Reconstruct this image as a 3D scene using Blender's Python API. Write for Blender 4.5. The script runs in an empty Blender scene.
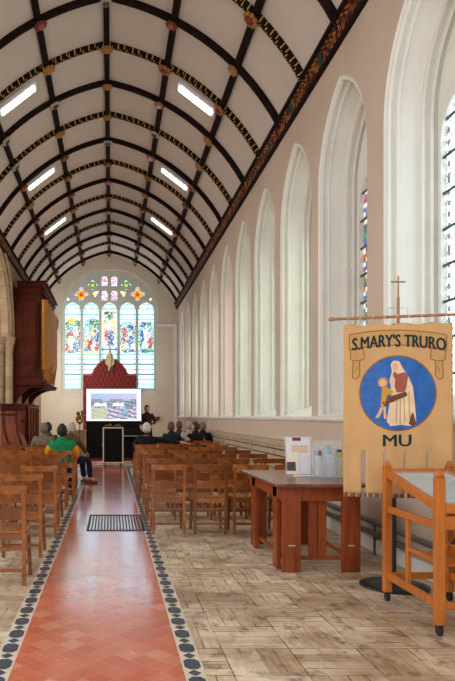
import bpy, bmesh, math, random
from mathutils import Vector, Matrix
random.seed(7)
PI = math.pi
S = bpy.context.scene
C = S.collection

# ------------------------------------------------------------------ camera, world, exposure
cam_d = bpy.data.cameras.new('camera'); cam = bpy.data.objects.new('camera', cam_d); C.objects.link(cam)
cam.location = (0, 0, 1.45); cam.rotation_euler = (PI/2, 0, 0)
cam_d.sensor_fit = 'VERTICAL'; cam_d.sensor_height = 36; cam_d.sensor_width = 36
cam_d.lens = 640/681*36
cam_d.shift_x = (227.5-111)/681; cam_d.shift_y = (416.5-340.5)/681
cam_d.clip_start = .05; cam_d.clip_end = 200
S.camera = cam

W = bpy.data.worlds.new('sky'); S.world = W; W.use_nodes = True
bg = W.node_tree.nodes['Background']
bg.inputs[0].default_value = (.86, .93, 1.0, 1); bg.inputs[1].default_value = 1.2

def area(name, loc, rot, sx, sy, power, col):
    l = bpy.data.lights.new(name, 'AREA'); l.shape = 'RECTANGLE'; l.size = sx; l.size_y = sy
    l.energy = power; l.color = col
    o = bpy.data.objects.new(name, l); C.objects.link(o); o.location = loc; o.rotation_euler = rot
    return o
# added fill lights behind the camera and beyond the arcade, standing in for unseen windows
area('west_fill', (-.2, -1.6, 4.2), (math.radians(82), 0, 0), 5.0, 4.2, 110, (1, .94, .87))
area('nave_fill', (-6.6, 10, 5.2), (0, math.radians(-78), 0), 4.0, 20, 500, (1, .92, .82))

area('chancel_fill', (-2.1, 24.6, 3.4), (math.radians(90), 0, math.radians(-28)), 1.2, 4.0, 75, (1, .95, .88))  # added lamp hidden behind the organ case to brighten the end wall

S.view_settings.view_transform = 'Standard'
S.view_settings.look = 'None'
S.view_settings.gamma = 1
S.view_settings.use_curve_mapping = False
S.view_settings.exposure = 0.28

# ------------------------------------------------------------------ node helpers / materials
class NT:
    def __init__(s, name, rough=.6, metal=0, spec=.5):
        s.m = bpy.data.materials.new(name); s.m.use_nodes = True
        s.t = s.m.node_tree; s.b = s.t.nodes['Principled BSDF']
        s.b.inputs['Roughness'].default_value = rough; s.b.inputs['Metallic'].default_value = metal
        s.b.inputs['Specular IOR Level'].default_value = spec
        s.tc = None
    def n(s, t): return s.t.nodes.new(t)
    def put(s, sock, v):
        if isinstance(v, bpy.types.NodeSocket): s.t.links.new(v, sock)
        elif isinstance(v, (tuple, list)) and len(v) == 3 and sock.type == 'RGBA': sock.default_value = (*v, 1)
        else: sock.default_value = v
    def co(s):
        if not s.tc: s.tc = s.n('ShaderNodeTexCoord')
        return s.tc.outputs['Object']
    def math(s, op, a, b=0, c=0):
        n = s.n('ShaderNodeMath'); n.operation = op
        s.put(n.inputs[0], a); s.put(n.inputs[1], b); s.put(n.inputs[2], c)
        return n.outputs[0]
    def sep(s, v):
        n = s.n('ShaderNodeSeparateXYZ'); s.put(n.inputs[0], v); return n.outputs
    def comb(s, x, y, z):
        n = s.n('ShaderNodeCombineXYZ')
        for i, v in enumerate((x, y, z)): s.put(n.inputs[i], v)
        return n.outputs[0]
    def scale(s, v, sc):
        n = s.n('ShaderNodeMapping'); s.put(n.inputs[0], v); n.inputs['Scale'].default_value = sc; return n.outputs[0]
    def noise(s, v, scale=5, detail=3, rough=.5):
        n = s.n('ShaderNodeTexNoise'); s.put(n.inputs['Vector'], v); n.inputs['Scale'].default_value = scale
        n.inputs['Detail'].default_value = detail; n.inputs['Roughness'].default_value = rough
        return n.outputs['Fac']
    def white(s, v):
        n = s.n('ShaderNodeTexWhiteNoise'); s.put(n.inputs['Vector'], v); return n.outputs['Value']
    def vor(s, v, scale, out='Distance', feature='F1'):
        n = s.n('ShaderNodeTexVoronoi'); n.feature = feature; s.put(n.inputs['Vector'], v); n.inputs['Scale'].default_value = scale
        return n.outputs[out]
    def ramp(s, f, stops, mode='LINEAR'):
        n = s.n('ShaderNodeValToRGB'); n.color_ramp.interpolation = mode; s.put(n.inputs[0], f)
        e = n.color_ramp.elements
        while len(e) < len(stops): e.new(.5)
        for i, (p, c) in enumerate(stops):
            e[i].position = p; e[i].color = (*c, 1)
        return n.outputs[0]
    def mix(s, f, a, b, mode='MIX'):
        n = s.n('ShaderNodeMix'); n.data_type = 'RGBA'; n.blend_type = mode
        s.put(n.inputs[0], f); s.put(n.inputs[6], a); s.put(n.inputs[7], b); return n.outputs[2]
    def bump(s, h, st=.3, d=.01):
        n = s.n('ShaderNodeBump'); s.put(n.inputs['Height'], h); n.inputs['Strength'].default_value = st
        n.inputs['Distance'].default_value = d; s.t.links.new(n.outputs[0], s.b.inputs['Normal'])
    def base(s, c): s.put(s.b.inputs['Base Color'], c); return s.m

def lin(r, g, b):
    f = lambda c: ((c/255+.055)/1.055)**2.4 if c > 10 else c/255/12.92
    return (f(r), f(g), f(b))

def plain(name, col, rough=.6, var=.12, scale=6, metal=0, spec=.5):
    m = NT(name, rough, metal, spec)
    c2 = tuple(max(0, c*(1-var)) for c in col); c1 = tuple(min(1, c*(1+var)) for c in col)
    m.base(m.ramp(m.noise(m.co(), scale, 3), [(.3, c2), (.7, c1)]))
    return m.m

def wood(name, dark, light, rough=.4, sc=(18, 18, 2.0), spec=.5, vary=0):
    m = NT(name, rough, 0, spec)
    v = m.scale(m.co(), sc)
    g = m.noise(v, 1.6, 5, .6)
    big = m.noise(m.co(), 2.3, 2)
    c = m.ramp(g, [(.28, dark), (.72, light)])
    c = m.mix(.35, c, m.ramp(big, [(.35, dark), (.65, light)]))
    m.bump(g, .12, .003)
    if vary:
        oi = m.n('ShaderNodeObjectInfo')
        c = m.mix(m.math('MULTIPLY', oi.outputs['Random'], vary), c, dark)
    return m.base(c)

M = {}
M['plaster'] = plain('plaster_warm_white', lin(204, 185, 169), .85, .05, 1.2, spec=.2)
M['plaster_end'] = plain('plaster_cream', lin(218, 208, 192), .85, .05, 1.2, spec=.2)
M['jamb'] = plain('painted_stone_cream', lin(232, 231, 223), .75, .04, 3.0, spec=.2)
M['ceil'] = plain('ceiling_plaster', lin(214, 204, 197), .9, .03, 1.5, spec=.1)
M['left'] = plain('sandstone_ashlar', lin(170, 140, 112), .85, .12, 2.0, spec=.2)
def ashlar():
    m = NT('dressed_stone_blocks', .8, 0, .2)
    n = m.n('ShaderNodeTexBrick'); xyz = m.sep(m.co())
    m.put(n.inputs['Vector'], m.comb(m.math('ADD', xyz[0], xyz[1]), xyz[2], 0))
    n.inputs['Scale'].default_value = 1; n.inputs['Brick Width'].default_value = .6; n.inputs['Row Height'].default_value = .33
    n.inputs['Mortar Size'].default_value = .006
    n.inputs['Color1'].default_value = (*lin(196, 172, 140), 1); n.inputs['Color2'].default_value = (*lin(176, 150, 122), 1)
    n.inputs['Mortar'].default_value = (*lin(120, 100, 82), 1)
    return m.base(m.mix(.25, n.outputs[0], m.ramp(m.noise(m.co(), 4, 4), [(.3, lin(140, 115, 90)), (.7, lin(215, 195, 165))])))
M['ashlar'] = ashlar()

def rib_mat(name, gilt, axis='x'):
    m = NT(name, .75, 0, .12)
    dark = m.ramp(m.noise(m.co(), 9, 3), [(.3, lin(16, 8, 6)), (.7, lin(38, 20, 14))])
    if gilt:
        x = m.sep(m.co())
        a = m.math('ARCTAN2', x[0], m.math('SUBTRACT', x[2], 4.2))
        w = m.math('SINE', m.math('MULTIPLY', a, 330))
        z = m.math('SINE', m.math('ADD', m.math('MULTIPLY', a, 140), m.math('MULTIPLY', x[1], 60)))
        f = m.math('GREATER_THAN', m.math('MULTIPLY', w, z), .56)
        return m.base(m.mix(f, dark, lin(196, 158, 84)))
    return m.base(dark)
M['rib'] = rib_mat('dark_stained_oak_rib', False)
M['rib_gilt'] = rib_mat('dark_rib_with_gold_pattern', True)
def cornice_mat():
    m = NT('carved_painted_cornice', .7, 0, .2)
    xyz = m.sep(m.co())
    v = m.comb(m.math('MULTIPLY', xyz[1], 1.0), m.math('MULTIPLY', xyz[2], 1.3), 0)
    wob = m.noise(v, 7, 3)
    s1 = m.math('SINE', m.math('ADD', m.math('MULTIPLY', xyz[1], 46), m.math('MULTIPLY', m.math('SINE', m.math('MULTIPLY', xyz[2], 40)), 4)))
    s1 = m.math('ADD', s1, m.math('MULTIPLY', m.math('SUBTRACT', wob, .5), 9))
    c = m.ramp(m.math('MULTIPLY_ADD', s1, .5, .5), [(.15, lin(34, 10, 8)), (.42, lin(120, 38, 26)), (.65, lin(84, 24, 16)), (.9, lin(170, 108, 52))])
    g = m.math('GREATER_THAN', m.math('SINE', m.math('MULTIPLY', xyz[1], 4.65)), .955)
    c = m.mix(g, c, lin(36, 74, 58))
    m.bump(s1, .5, .02)
    return m.base(c)
M['cornice'] = cornice_mat()

def floor_mat():
    m = NT('worn_parquet', .38, 0, .5)
    a = .42
    x = m.sep(m.co())
    u = m.math('DIVIDE', m.math('ADD', x[0], 40.05), a); v = m.math('DIVIDE', m.math('ADD', x[1], 40.1), a)
    iu = m.math('FLOOR', u); iv = m.math('FLOOR', v)
    fu = m.math('FRACT', u); fv = m.math('FRACT', v)
    par = m.math('FLOORED_MODULO', m.math('ADD', iu, iv), 2)
    ip = m.math('SUBTRACT', 1, par)
    s = m.math('MULTIPLY', m.math('ADD', m.math('MULTIPLY', fu, par), m.math('MULTIPLY', fv, ip)), 4)
    si = m.math('FLOOR', s); fs = m.math('FRACT', s)
    def edge(f): return m.math('MINIMUM', f, m.math('SUBTRACT', 1, f))
    gap = m.math('LESS_THAN', edge(fs), .03)
    gap2 = m.math('LESS_THAN', m.math('MINIMUM', edge(fu), edge(fv)), .010)
    g = m.math('MAXIMUM', gap, gap2)
    r = m.white(m.comb(m.math('ADD', iu, m.math('MULTIPLY', si, .137)), iv, m.math('MULTIPLY', si, 3.1)))
    g1 = m.noise(m.scale(m.co(), (40, 4, 1)), 1, 5, .65); g2 = m.noise(m.scale(m.co(), (4, 40, 1)), 1, 5, .65)
    grain = m.math('ADD', m.math('MULTIPLY', g1, par), m.math('MULTIPLY', g2, ip))
    t = m.math('ADD', m.math('MULTIPLY', r, .34), m.math('MULTIPLY', grain, .85))
    c = m.ramp(t, [(.22, lin(150, 124, 96)), (.45, lin(198, 176, 146)), (.7, lin(222, 204, 178)), (.92, lin(236, 222, 200))])
    wear = m.noise(m.co(), 1.1, 4, .62)
    c = m.mix(m.ramp(wear, [(.44, (0, 0, 0)), (.62, (.68, .68, .68))]), c, lin(126, 92, 62))
    stain = m.noise(m.scale(m.co(), (1.2, 1, 1)), 6, 5, .66)
    c = m.mix(m.ramp(stain, [(.53, (0, 0, 0)), (.66, (.6, .6, .6))]), c, lin(74, 52, 36))
    c = m.mix(m.math('MULTIPLY', g, m.ramp(m.noise(m.co(), 4, 4), [(.42, (.12, .12, .12)), (.6, (.95, .95, .95))])), c, lin(66, 48, 36))
    m.bump(m.math('SUBTRACT', grain, m.math('MULTIPLY', g, .8)), .25, .004)
    return m.base(c)
M['floor'] = floor_mat()

def tile_mat():
    m = NT('red_quarry_tiles', .24, 0, .9)
    m.b.inputs['Coat Weight'].default_value = 1; m.b.inputs['Coat Roughness'].default_value = .15; m.b.inputs['Coat IOR'].default_value = 2.4
    a = .125
    x = m.sep(m.co())
    p = m.math('DIVIDE', m.math('ADD', m.math('ADD', x[0], x[1]), 50), a*1.414)
    q = m.math('DIVIDE', m.math('ADD', m.math('SUBTRACT', x[0], x[1]), 50), a*1.414)
    ip = m.math('FLOOR', p); iq = m.math('FLOOR', q)
    fp = m.math('FRACT', p); fq = m.math('FRACT', q)
    def edge(f): return m.math('MINIMUM', f, m.math('SUBTRACT', 1, f))
    g = m.math('LESS_THAN', m.math('MINIMUM', edge(fp), edge(fq)), .025)
    r = m.white(m.comb(ip, iq, 0))
    c = m.ramp(r, [(0, lin(208, 94, 60)), (.5, lin(222, 110, 74)), (.88, lin(232, 128, 92)), (1, lin(240, 176, 150))])
    c = m.mix(.35, c, m.ramp(m.noise(m.co(), 2.5, 4), [(.35, lin(206, 92, 60)), (.65, lin(238, 140, 102))]))
    c = m.mix(m.math('MULTIPLY', g, .45), c, lin(228, 170, 146))
    ro = m.ramp(m.noise(m.co(), 3.5, 3), [(.3, (.16, .16, .16)), (.7, (.28, .28, .28))])
    m.put(m.b.inputs['Roughness'], ro)
    tilt = m.math('ADD', m.math('MULTIPLY', r, .3), m.math('MULTIPLY', g, -.6))
    m.bump(m.math('ADD', tilt, m.noise(m.co(), 12, 2)), .07, .003)
    return m.base(c)
M['tile'] = tile_mat()
M['tile_white'] = plain('ivory_encaustic_tile', lin(220, 210, 192), .25, .06, 8, spec=.9)
M['tile_blue'] = plain('slate_blue_tile', lin(62, 78, 92), .22, .15, 8, spec=.9)
M['chair'] = wood('golden_oak', lin(92, 44, 15), lin(204, 122, 54), .28, (9, 9, 9), .6, .75)
M['seatw'] = wood('polished_oak_seat', lin(110, 62, 28), lin(184, 122, 68), .18, (14, 2, 14), .7, .5)
M['table'] = wood('red_brown_oak', lin(92, 36, 11), lin(166, 76, 26), .36)
M['table_top'] = wood('table_top_varnish', lin(92, 48, 36), lin(150, 96, 76), .22, (2, 14, 14))
M['trolley'] = wood('orange_pine', lin(160, 82, 24), lin(208, 124, 50), .35)
M['organ'] = wood('dark_mahogany', lin(48, 16, 8), lin(100, 42, 20), .6, spec=.12)
M['organ_mid'] = wood('mahogany_panel', lin(84, 34, 20), lin(156, 78, 44), .28)
M['bench'] = wood('pale_oak_panelling', lin(168, 146, 116), lin(206, 188, 158), .5, (2, 2, 12))
M['pipe'] = plain('gilded_organ_pipe', lin(206, 140, 66), .3, .1, 5, metal=.5)
M['iron'] = plain('black_iron', lin(22, 24, 28), .45, .2, 20)
M['black'] = plain('black_cloth', lin(14, 14, 18), .8, .2, 20, spec=.2)
M['case'] = plain('flight_case_black_board', lin(10, 10, 12), .7, .2, 20, spec=.15)
M['alu'] = plain('brushed_aluminium_edge', lin(200, 186, 164), .45, .08, 20, metal=.2)
M['grey'] = plain('grey_paint', lin(150, 150, 150), .6, .05)
M['greypipe'] = plain('dark_grey_pipe', lin(96, 92, 90), .4, .1)
M['white'] = plain('white_plastic', lin(235, 238, 244), .4, .02)
M['paper'] = plain('white_paper', lin(240, 240, 240), .6, .02)
M['sand'] = plain('tan_banner_cloth', lin(208, 166, 116), .9, .08, 4, spec=.15)
M['sand_d'] = plain('dark_tan_stitching', lin(150, 100, 44), .9, .1, 30)
M['scroll'] = plain('scroll_cloth', lin(198, 156, 98), .9, .08, 9)
M['teal'] = plain('dark_teal_felt', lin(24, 46, 52), .9, .15, 30)
M['bblue'] = plain('royal_blue_silk', lin(12, 94, 176), .5, .25, 14)
M['cream'] = plain('cream_silk', lin(232, 206, 170), .7, .08, 12)
M['rose'] = plain('rose_brown_silk', lin(160, 84, 72), .7, .1, 12)
M['ochre'] = plain('ochre_silk', lin(206, 150, 44), .7, .1, 12)
M['skinsilk'] = plain('pale_pink_silk', lin(226, 178, 146), .7, .05, 12)
M['brown'] = plain('brown_silk', lin(104, 60, 34), .7, .1, 12)
M['gold'] = plain('gold_leaf', lin(168, 120, 60), .4, .2, 20, metal=.3)
M['redp'] = plain('red_paint', lin(120, 40, 30), .5, .2, 20)
M['greenp'] = plain('green_paint', lin(70, 110, 80), .5, .2, 20)
M['bluep'] = plain('blue_paint', lin(52, 74, 120), .5, .2, 20)
M['silverp'] = plain('silver_paint', lin(176, 176, 168), .5, .2, 20)
M['rod'] = wood('turned_tan_wood', lin(140, 88, 50), lin(186, 132, 84), .4)
M['brass'] = plain('brass', lin(190, 140, 60), .35, .1, 10, metal=.7)
M['cream_wood'] = wood('cream_painted_wood', lin(196, 172, 130), lin(222, 202, 164), .5)
def reredos_mat():
    m = NT('crimson_damask', .75, 0, .2)
    x = m.sep(m.co())
    a = m.math('SINE', m.math('MULTIPLY', m.math('ADD', x[0], m.math('MULTIPLY', m.math('SINE', m.math('MULTIPLY', x[2], 15)), .05)), 32))
    b = m.math('SINE', m.math('MULTIPLY', x[2], 30))
    f = m.math('GREATER_THAN', m.math('MULTIPLY', a, b), .35)
    return m.base(m.mix(f, lin(112, 38, 36), lin(146, 66, 58)))
M['mullion'] = plain('tracery_stone', lin(204, 212, 204), .8, .05, 3)
M['damask'] = reredos_mat()
def glass_mat(name, col=(.9, .95, 1), alpha=.25):
    m = NT(name, .05, 0, .5)
    m.b.inputs['Base Color'].default_value = (*col, 1)
    m.b.inputs['Alpha'].default_value = alpha
    return m.m
M['acrylic'] = glass_mat('clear_acrylic', (.85, .93, 1), .22)
def emit(name, col, st):
    m = NT(name); m.b.inputs['Base Color'].default_value = (*col, 1)
    m.b.inputs['Emission Color'].default_value = (*col, 1); m.b.inputs['Emission Strength'].default_value = st
    return m.m
M['tube'] = emit('fluorescent_diffuser', (1, .93, .80), 5)
def attr_mat(name, st, base=True, rough=.25):
    m = NT(name, rough)
    a = m.n('ShaderNodeVertexColor'); a.layer_name = 'col'
    if not st: m.t.links.new(a.outputs[0], m.b.inputs['Base Color'])
    else: m.b.inputs['Base Color'].default_value = (.03, .03, .035, 1)
    if st:
        m.t.links.new(a.outputs[0], m.b.inputs['Emission Color']); m.b.inputs['Emission Strength'].default_value = st
    return m.m
M['glass_east'] = attr_mat('backlit_stained_glass', 2.4)
M['glass_side'] = attr_mat('backlit_side_glass', 4.2)
M['screen'] = attr_mat('lit_screen_picture', 1.05)
M['print'] = attr_mat('printed_card', 0, rough=.5)
M['came'] = plain('grey_lead_came', lin(112, 118, 122), .5, .1, 20)
M['lead'] = plain('lead_came', lin(52, 58, 62), .5, .1, 20)

# ------------------------------------------------------------------ mesh helpers
def tag(o, label=None, cat=None, group=None, kind=None):
    if label: o['label'] = label
    if cat: o['category'] = cat
    if group: o['group'] = group
    if kind: o['kind'] = kind
    return o

class MB:
    def __init__(s): s.v = []; s.f = []; s.mi = []; s.sm = []
    def add(s, vs, fs, mi=0, sm=False):
        n = len(s.v); s.v += [tuple(v) for v in vs]
        for f in fs: s.f.append([i+n for i in f]); s.mi.append(mi); s.sm.append(sm)
        return s
    def box(s, x0, x1, y0, y1, z0, z1, mi=0):
        vs = [(x, y, z) for z in (z0, z1) for y in (y0, y1) for x in (x0, x1)]
        return s.add(vs, [(0, 2, 3, 1), (4, 5, 7, 6), (0, 1, 5, 4), (2, 6, 7, 3), (0, 4, 6, 2), (1, 3, 7, 5)], mi)
    def hexa(s, b, t, mi=0):   # bottom 4, top 4 (same winding ccw from above)
        return s.add(list(b)+list(t), [(3, 2, 1, 0), (4, 5, 6, 7), (0, 1, 5, 4), (1, 2, 6, 5), (2, 3, 7, 6), (3, 0, 4, 7)], mi)
    def beam(s, p, q, w, h, mi=0, up=(0, 0, 1)):   # rectangular bar from p to q
        p = Vector(p); q = Vector(q); d = (q-p).normalized(); u = Vector(up)
        if abs(d.dot(u)) > .95: u = Vector((0, 1, 0))
        r = d.cross(u).normalized(); u = r.cross(d).normalized()
        c = [r*(-w/2)-u*(h/2), r*(w/2)-u*(h/2), r*(w/2)+u*(h/2), r*(-w/2)+u*(h/2)]
        vs = [p+a for a in c]+[q+a for a in c]
        return s.add(vs, [(0, 1, 2, 3), (7, 6, 5, 4), (0, 4, 5, 1), (1, 5, 6, 2), (2, 6, 7, 3), (3, 7, 4, 0)], mi)
    def tube(s, pts, r, n=10, mi=0, caps=True):
        pts = [Vector(p) for p in pts]; rs = r if isinstance(r, (list, tuple)) else [r]*len(pts)
        rings = []
        for i, p in enumerate(pts):
            d = (pts[min(i+1, len(pts)-1)]-pts[max(i-1, 0)]).normalized()
            u = Vector((0, 0, 1)) if abs(d.z) < .9 else Vector((1, 0, 0))
            a = d.cross(u).normalized(); b = a.cross(d)
            rings.append([p+(a*math.cos(2*PI*k/n)+b*math.sin(2*PI*k/n))*rs[i] for k in range(n)])
        vs = [v for rg in rings for v in rg]; fs = []
        for i in range(len(pts)-1):
            for k in range(n):
                fs.append((i*n+k, i*n+(k+1) % n, (i+1)*n+(k+1) % n, (i+1)*n+k))
        s.add(vs, fs, mi, True)
        if caps: s.add(rings[0], [tuple(range(n))], mi); s.add(rings[-1], [tuple(range(n))[::-1]], mi)
        return s
    def lathe(s, prof, c=(0, 0, 0), n=16, mi=0):
        vs = []; fs = []
        for (r, z) in prof:
            for k in range(n): vs.append((c[0]+r*math.cos(2*PI*k/n), c[1]+r*math.sin(2*PI*k/n), c[2]+z))
        for i in range(len(prof)-1):
            for k in range(n): fs.append((i*n+k, i*n+(k+1) % n, (i+1)*n+(k+1) % n, (i+1)*n+k))
        s.add(vs, fs, mi, True)
        s.add([vs[k] for k in range(n)], [tuple(range(n))[::-1]], mi); s.add(vs[-n:], [tuple(range(n))], mi)
        return s
    def prism(s, poly, f0, f1, mi=0):   # poly 2d, f0/f1 map (a,b)->3d
        n = len(poly); vs = [f0(*p) for p in poly]+[f1(*p) for p in poly]
        fs = [tuple(range(n)), tuple(range(2*n-1, n-1, -1))]+[(i, n+i, n+(i+1) % n, (i+1) % n) for i in range(n)]
        return s.add(vs, fs, mi)
    def ell(s, c, r, n=10, m=8, mi=0):
        vs = []; fs = []
        for i in range(m+1):
            t = PI*i/m
            for k in range(n):
                p = 2*PI*k/n
                vs.append((c[0]+r[0]*math.sin(t)*math.cos(p), c[1]+r[1]*math.sin(t)*math.sin(p), c[2]+r[2]*math.cos(t)))
        for i in range(m):
            for k in range(n): fs.append((i*n+k, (i+1)*n+k, (i+1)*n+(k+1) % n, i*n+(k+1) % n))
        return s.add(vs, fs, mi, True)
    def build(s, name, mats, parent=None, bevel=0, loc=None, fix=True):
        me = bpy.data.meshes.new(name); me.from_pydata(s.v, [], s.f)
        if not isinstance(mats, (list, tuple)): mats = [mats]
        for m in mats: me.materials.append(M[m] if isinstance(m, str) else m)
        me.polygons.foreach_set('material_index', s.mi); me.polygons.foreach_set('use_smooth', s.sm)
        if fix:
            bm = bmesh.new(); bm.from_mesh(me); bmesh.ops.recalc_face_normals(bm, faces=bm.faces); bm.to_mesh(me); bm.free()
        me.update()
        o = bpy.data.objects.new(name, me); C.objects.link(o)
        if parent: o.parent = parent
        if loc: o.location = loc
        if bevel:
            b = o.modifiers.new('bevel', 'BEVEL'); b.width = bevel; b.segments = 1; b.limit_method = 'ANGLE'
        return o

def empty(name, loc=(0, 0, 0), rz=0):
    o = bpy.data.objects.new(name, None); C.objects.link(o); o.location = loc; o.rotation_euler = (0, 0, rz); o.empty_display_size = .1
    return o
def thing(name, label, cat, loc=(0, 0, 0), rz=0, group=None):
    return tag(empty(name, loc, rz), label, cat, group)
kids = {}
def copy_tree(o, parent=None):
    c = o.copy(); C.objects.link(c)
    if parent: c.parent = parent
    for ch in [x for x in bpy.data.objects if x.parent == o]: copy_tree(ch, c)
    return c
def tree_list(o):
    return (o, [tree_list(x) for x in bpy.data.objects if x.parent == o])
def copy_fast(t, parent=None):
    c = t[0].copy(); C.objects.link(c)
    if parent: c.parent = parent
    for k in t[1]: copy_fast(k, c)
    return c

def eval_mesh(o, name):
    dg = bpy.context.evaluated_depsgraph_get(); dg.update()
    me = bpy.data.meshes.new_from_object(o.evaluated_get(dg)); me.name = name
    d = o.data; bpy.data.objects.remove(o)
    return me
def plate_mesh(outer, holes, thick, fmap, mat, name, parent=None, loc=None):
    cu = bpy.data.curves.new('tmp', 'CURVE'); cu.dimensions = '2D'; cu.fill_mode = 'BOTH'; cu.extrude = thick/2
    for lp in [outer]+holes:
        sp = cu.splines.new('POLY'); sp.points.add(len(lp)-1); sp.use_cyclic_u = True
        for i, p in enumerate(lp): sp.points[i].co = (p[0], p[1], 0, 1)
    o = bpy.data.objects.new('tmp', cu); C.objects.link(o)
    me = eval_mesh(o, name)
    for v in me.vertices: v.co = fmap(v.co.x, v.co.y, v.co.z)
    me.materials.clear(); me.materials.append(M[mat])
    o = bpy.data.objects.new(name, me); C.objects.link(o)
    if parent: o.parent = parent
    if loc: o.location = loc
    return o

def arch_pts(cx, hw, z0, zs, rise, n=12):
    """pointed arch outline, from bottom right up over the apex to bottom left"""
    R = (hw*hw+rise*rise)/(2*hw)
    a = math.atan2(rise, R-hw) if R != hw else PI/2
    a1 = math.asin(min(1, rise/R)); 
    if R < hw: a1 = PI-a1
    pts = [(cx+hw, z0)]
    for i in range(n+1):
        t = a1*i/n; pts.append((cx+hw-R+R*math.cos(t), zs+R*math.sin(t)))
    for i in range(n-1, -1, -1):
        t = a1*i/n; pts.append((cx-hw+R-R*math.cos(t), zs+R*math.sin(t)))
    pts.append((cx-hw, z0))
    return pts

def paint_grid(name, x0, x1, z0, z1, step, colf, fmap, mat, parent=None, step_z=None):
    nx = max(1, round((x1-x0)/step)); nz = max(1, round((z1-z0)/(step_z or step)))
    vs = [fmap(x0+(x1-x0)*i/nx, z0+(z1-z0)*j/nz) for j in range(nz+1) for i in range(nx+1)]
    fs = []; cols = []
    for j in range(nz):
        for i in range(nx):
            a = j*(nx+1)+i; fs.append((a, a+1, a+nx+2, a+nx+1))
            cols.append(colf(x0+(x1-x0)*(i+.5)/nx, z0+(z1-z0)*(j+.5)/nz))
    me = bpy.data.meshes.new(name); me.from_pydata(vs, [], fs)
    at = me.color_attributes.new('col', 'FLOAT_COLOR', 'CORNER')
    flat = []
    for c in cols: flat += [c[0], c[1], c[2], 1]*4
    at.data.foreach_set('color', flat)
    me.materials.append(M[mat]); me.update()
    o = bpy.data.objects.new(name, me); C.objects.link(o)
    if parent: o.parent = parent
    return o

# ------------------------------------------------------------------ the place: dimensions
XR, XL, XC = 2.84, -3.0, -.08
YN, YE = -.6, 27.4
ZS, ZA = 6.3, 8.40
def roof(x):
    t = abs(x-XC)+.80
    return ZA-4.12+math.sqrt(max(0, 4.195**2-t*t))-.0
def roofn(x):   # inward normal (towards inside)
    t = (abs(x-XC)+.80)*(1 if x > XC else -1)
    v = Vector((-t, 0, -(roof(x)-(ZA-4.12)))); return v.normalized()

# floor
tag(MB().add([(-9, YN, 0), (XR, YN, 0), (XR, YE, 0), (-9, YE, 0)], [(0, 1, 2, 3)]).build('floor', 'floor', fix=False), kind='structure')
AX0, AX1 = -.568, .413
YA = 18.6
tag(MB().box(AX0, AX1, YN, YA, -.02, .003).build('trim_1', 'tile'), kind='structure')
for nm, xa, sgn in (('trim_2', AX1, 1), ('trim_3', AX0, -1)):
    b = MB(); xs = sorted((xa, xa+sgn*.12)); b.box(xs[0], xs[1], YN, YA, -.02, .003)
    cx = xa+sgn*.06
    y = .1
    while y < YA-.1:
        w, l = .047, .076; k = .024
        o = [(cx-w, y-l+k*1.3), (cx-w+k, y-l), (cx+w-k, y-l), (cx+w, y-l+k*1.3), (cx+w, y+l-k*1.3), (cx+w-k, y+l), (cx-w+k, y+l), (cx-w, y+l-k*1.3)]
        b.add([(p[0], p[1], .0045) for p in o], [tuple(range(8))], 1)
        yc = y+.13
        b.add([(cx-.038, yc, .0045), (cx, yc-.045, .0045), (cx+.038, yc, .0045), (cx, yc+.045, .0045)], [(0, 1, 2, 3)], 1)
        y += .26
    tag(b.build(nm, ['tile_white', 'tile_blue'], fix=False), kind='structure')
# chancel step
tag(MB().box(-1.6, 2.4, 19.4, YE, 0, .10).build('trim_4', 'tile'), kind='structure')

# ceiling
NX = 36
xs = [XL+(XR-XL)*i/NX for i in range(NX+1)]
b = MB(); vs = []
for y in (YN, YE+.1):
    for x in xs: vs.append((x, y, roof(x)))
b.add(vs, [(i, i+1, NX+2+i, NX+1+i) for i in range(NX)], 0, True)
ceiling = tag(b.build('ceiling', 'ceil', fix=False), kind='structure')
bosscols = ['gold', 'silverp', 'redp', 'brown', 'gold', 'rose']
bm_cache = []
for cn in range(6):
    b = MB()
    # rosette hanging below (local z down), centre disc + 8 petals
    b.lathe([(.02, -.07), (.06, -.055), (.075, -.02), (.08, .02)], n=12, mi=1)
    for k in range(8):
        a = 2*PI*k/8; b.ell((.085*math.cos(a), .085*math.sin(a), -.015), (.038, .038, .03), 8, 6, 0)
    me = b.build('boss', [bosscols[cn], bosscols[(cn+2) % 6]]); bm_cache.append(me.data); bpy.data.objects.remove(me)
ribs_y = [11.87+1.352*k for k in range(-9, 12)]
PX = [-2.26, -1.22, -.08, 1.06, 2.10]
for k, y in enumerate(ribs_y):
    if y < YN+.2: continue
    b = MB(); prev = None; w = .043; d = .10
    rr = []
    for x in xs:
        p = Vector((x, y, roof(x))); n = roofn(x) if abs(x-XC) > .04 else Vector((0, 0, -1))
        q = p+n*d; q2 = p+n*(d-.04)
        rr.append([(p.x, y-w, p.z), (q2.x, y-w, q2.z), (q.x, y-w*.6, q.z), (q.x, y+w*.6, q.z), (q2.x, y+w, q2.z), (p.x, y+w, p.z)])
    vs = [v for r in rr for v in r]; fs = []
    for i in range(len(rr)-1):
        for j in range(5): fs.append((i*6+j, i*6+j+1, i*6+7+j, i*6+6+j))
    b.add(vs, fs)
    rib = b.build('rib', 'rib_gilt' if k % 2 == 1 else 'rib', ceiling, fix=False)
    if y > 8:
        for j, x in enumerate(PX):
            o = bpy.data.objects.new('boss', bm_cache[random.randrange(6)]); C.objects.link(o); o.parent = rib
            n = roofn(x) if j != 2 else Vector((0, 0, -1))
            o.location = Vector((x, y, roof(x)))+n*.13; o.rotation_euler = (-n).to_track_quat('Z', 'Y').to_euler()
            sc = random.uniform(.85, 1.15); o.scale = (sc, sc, 1)
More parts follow.
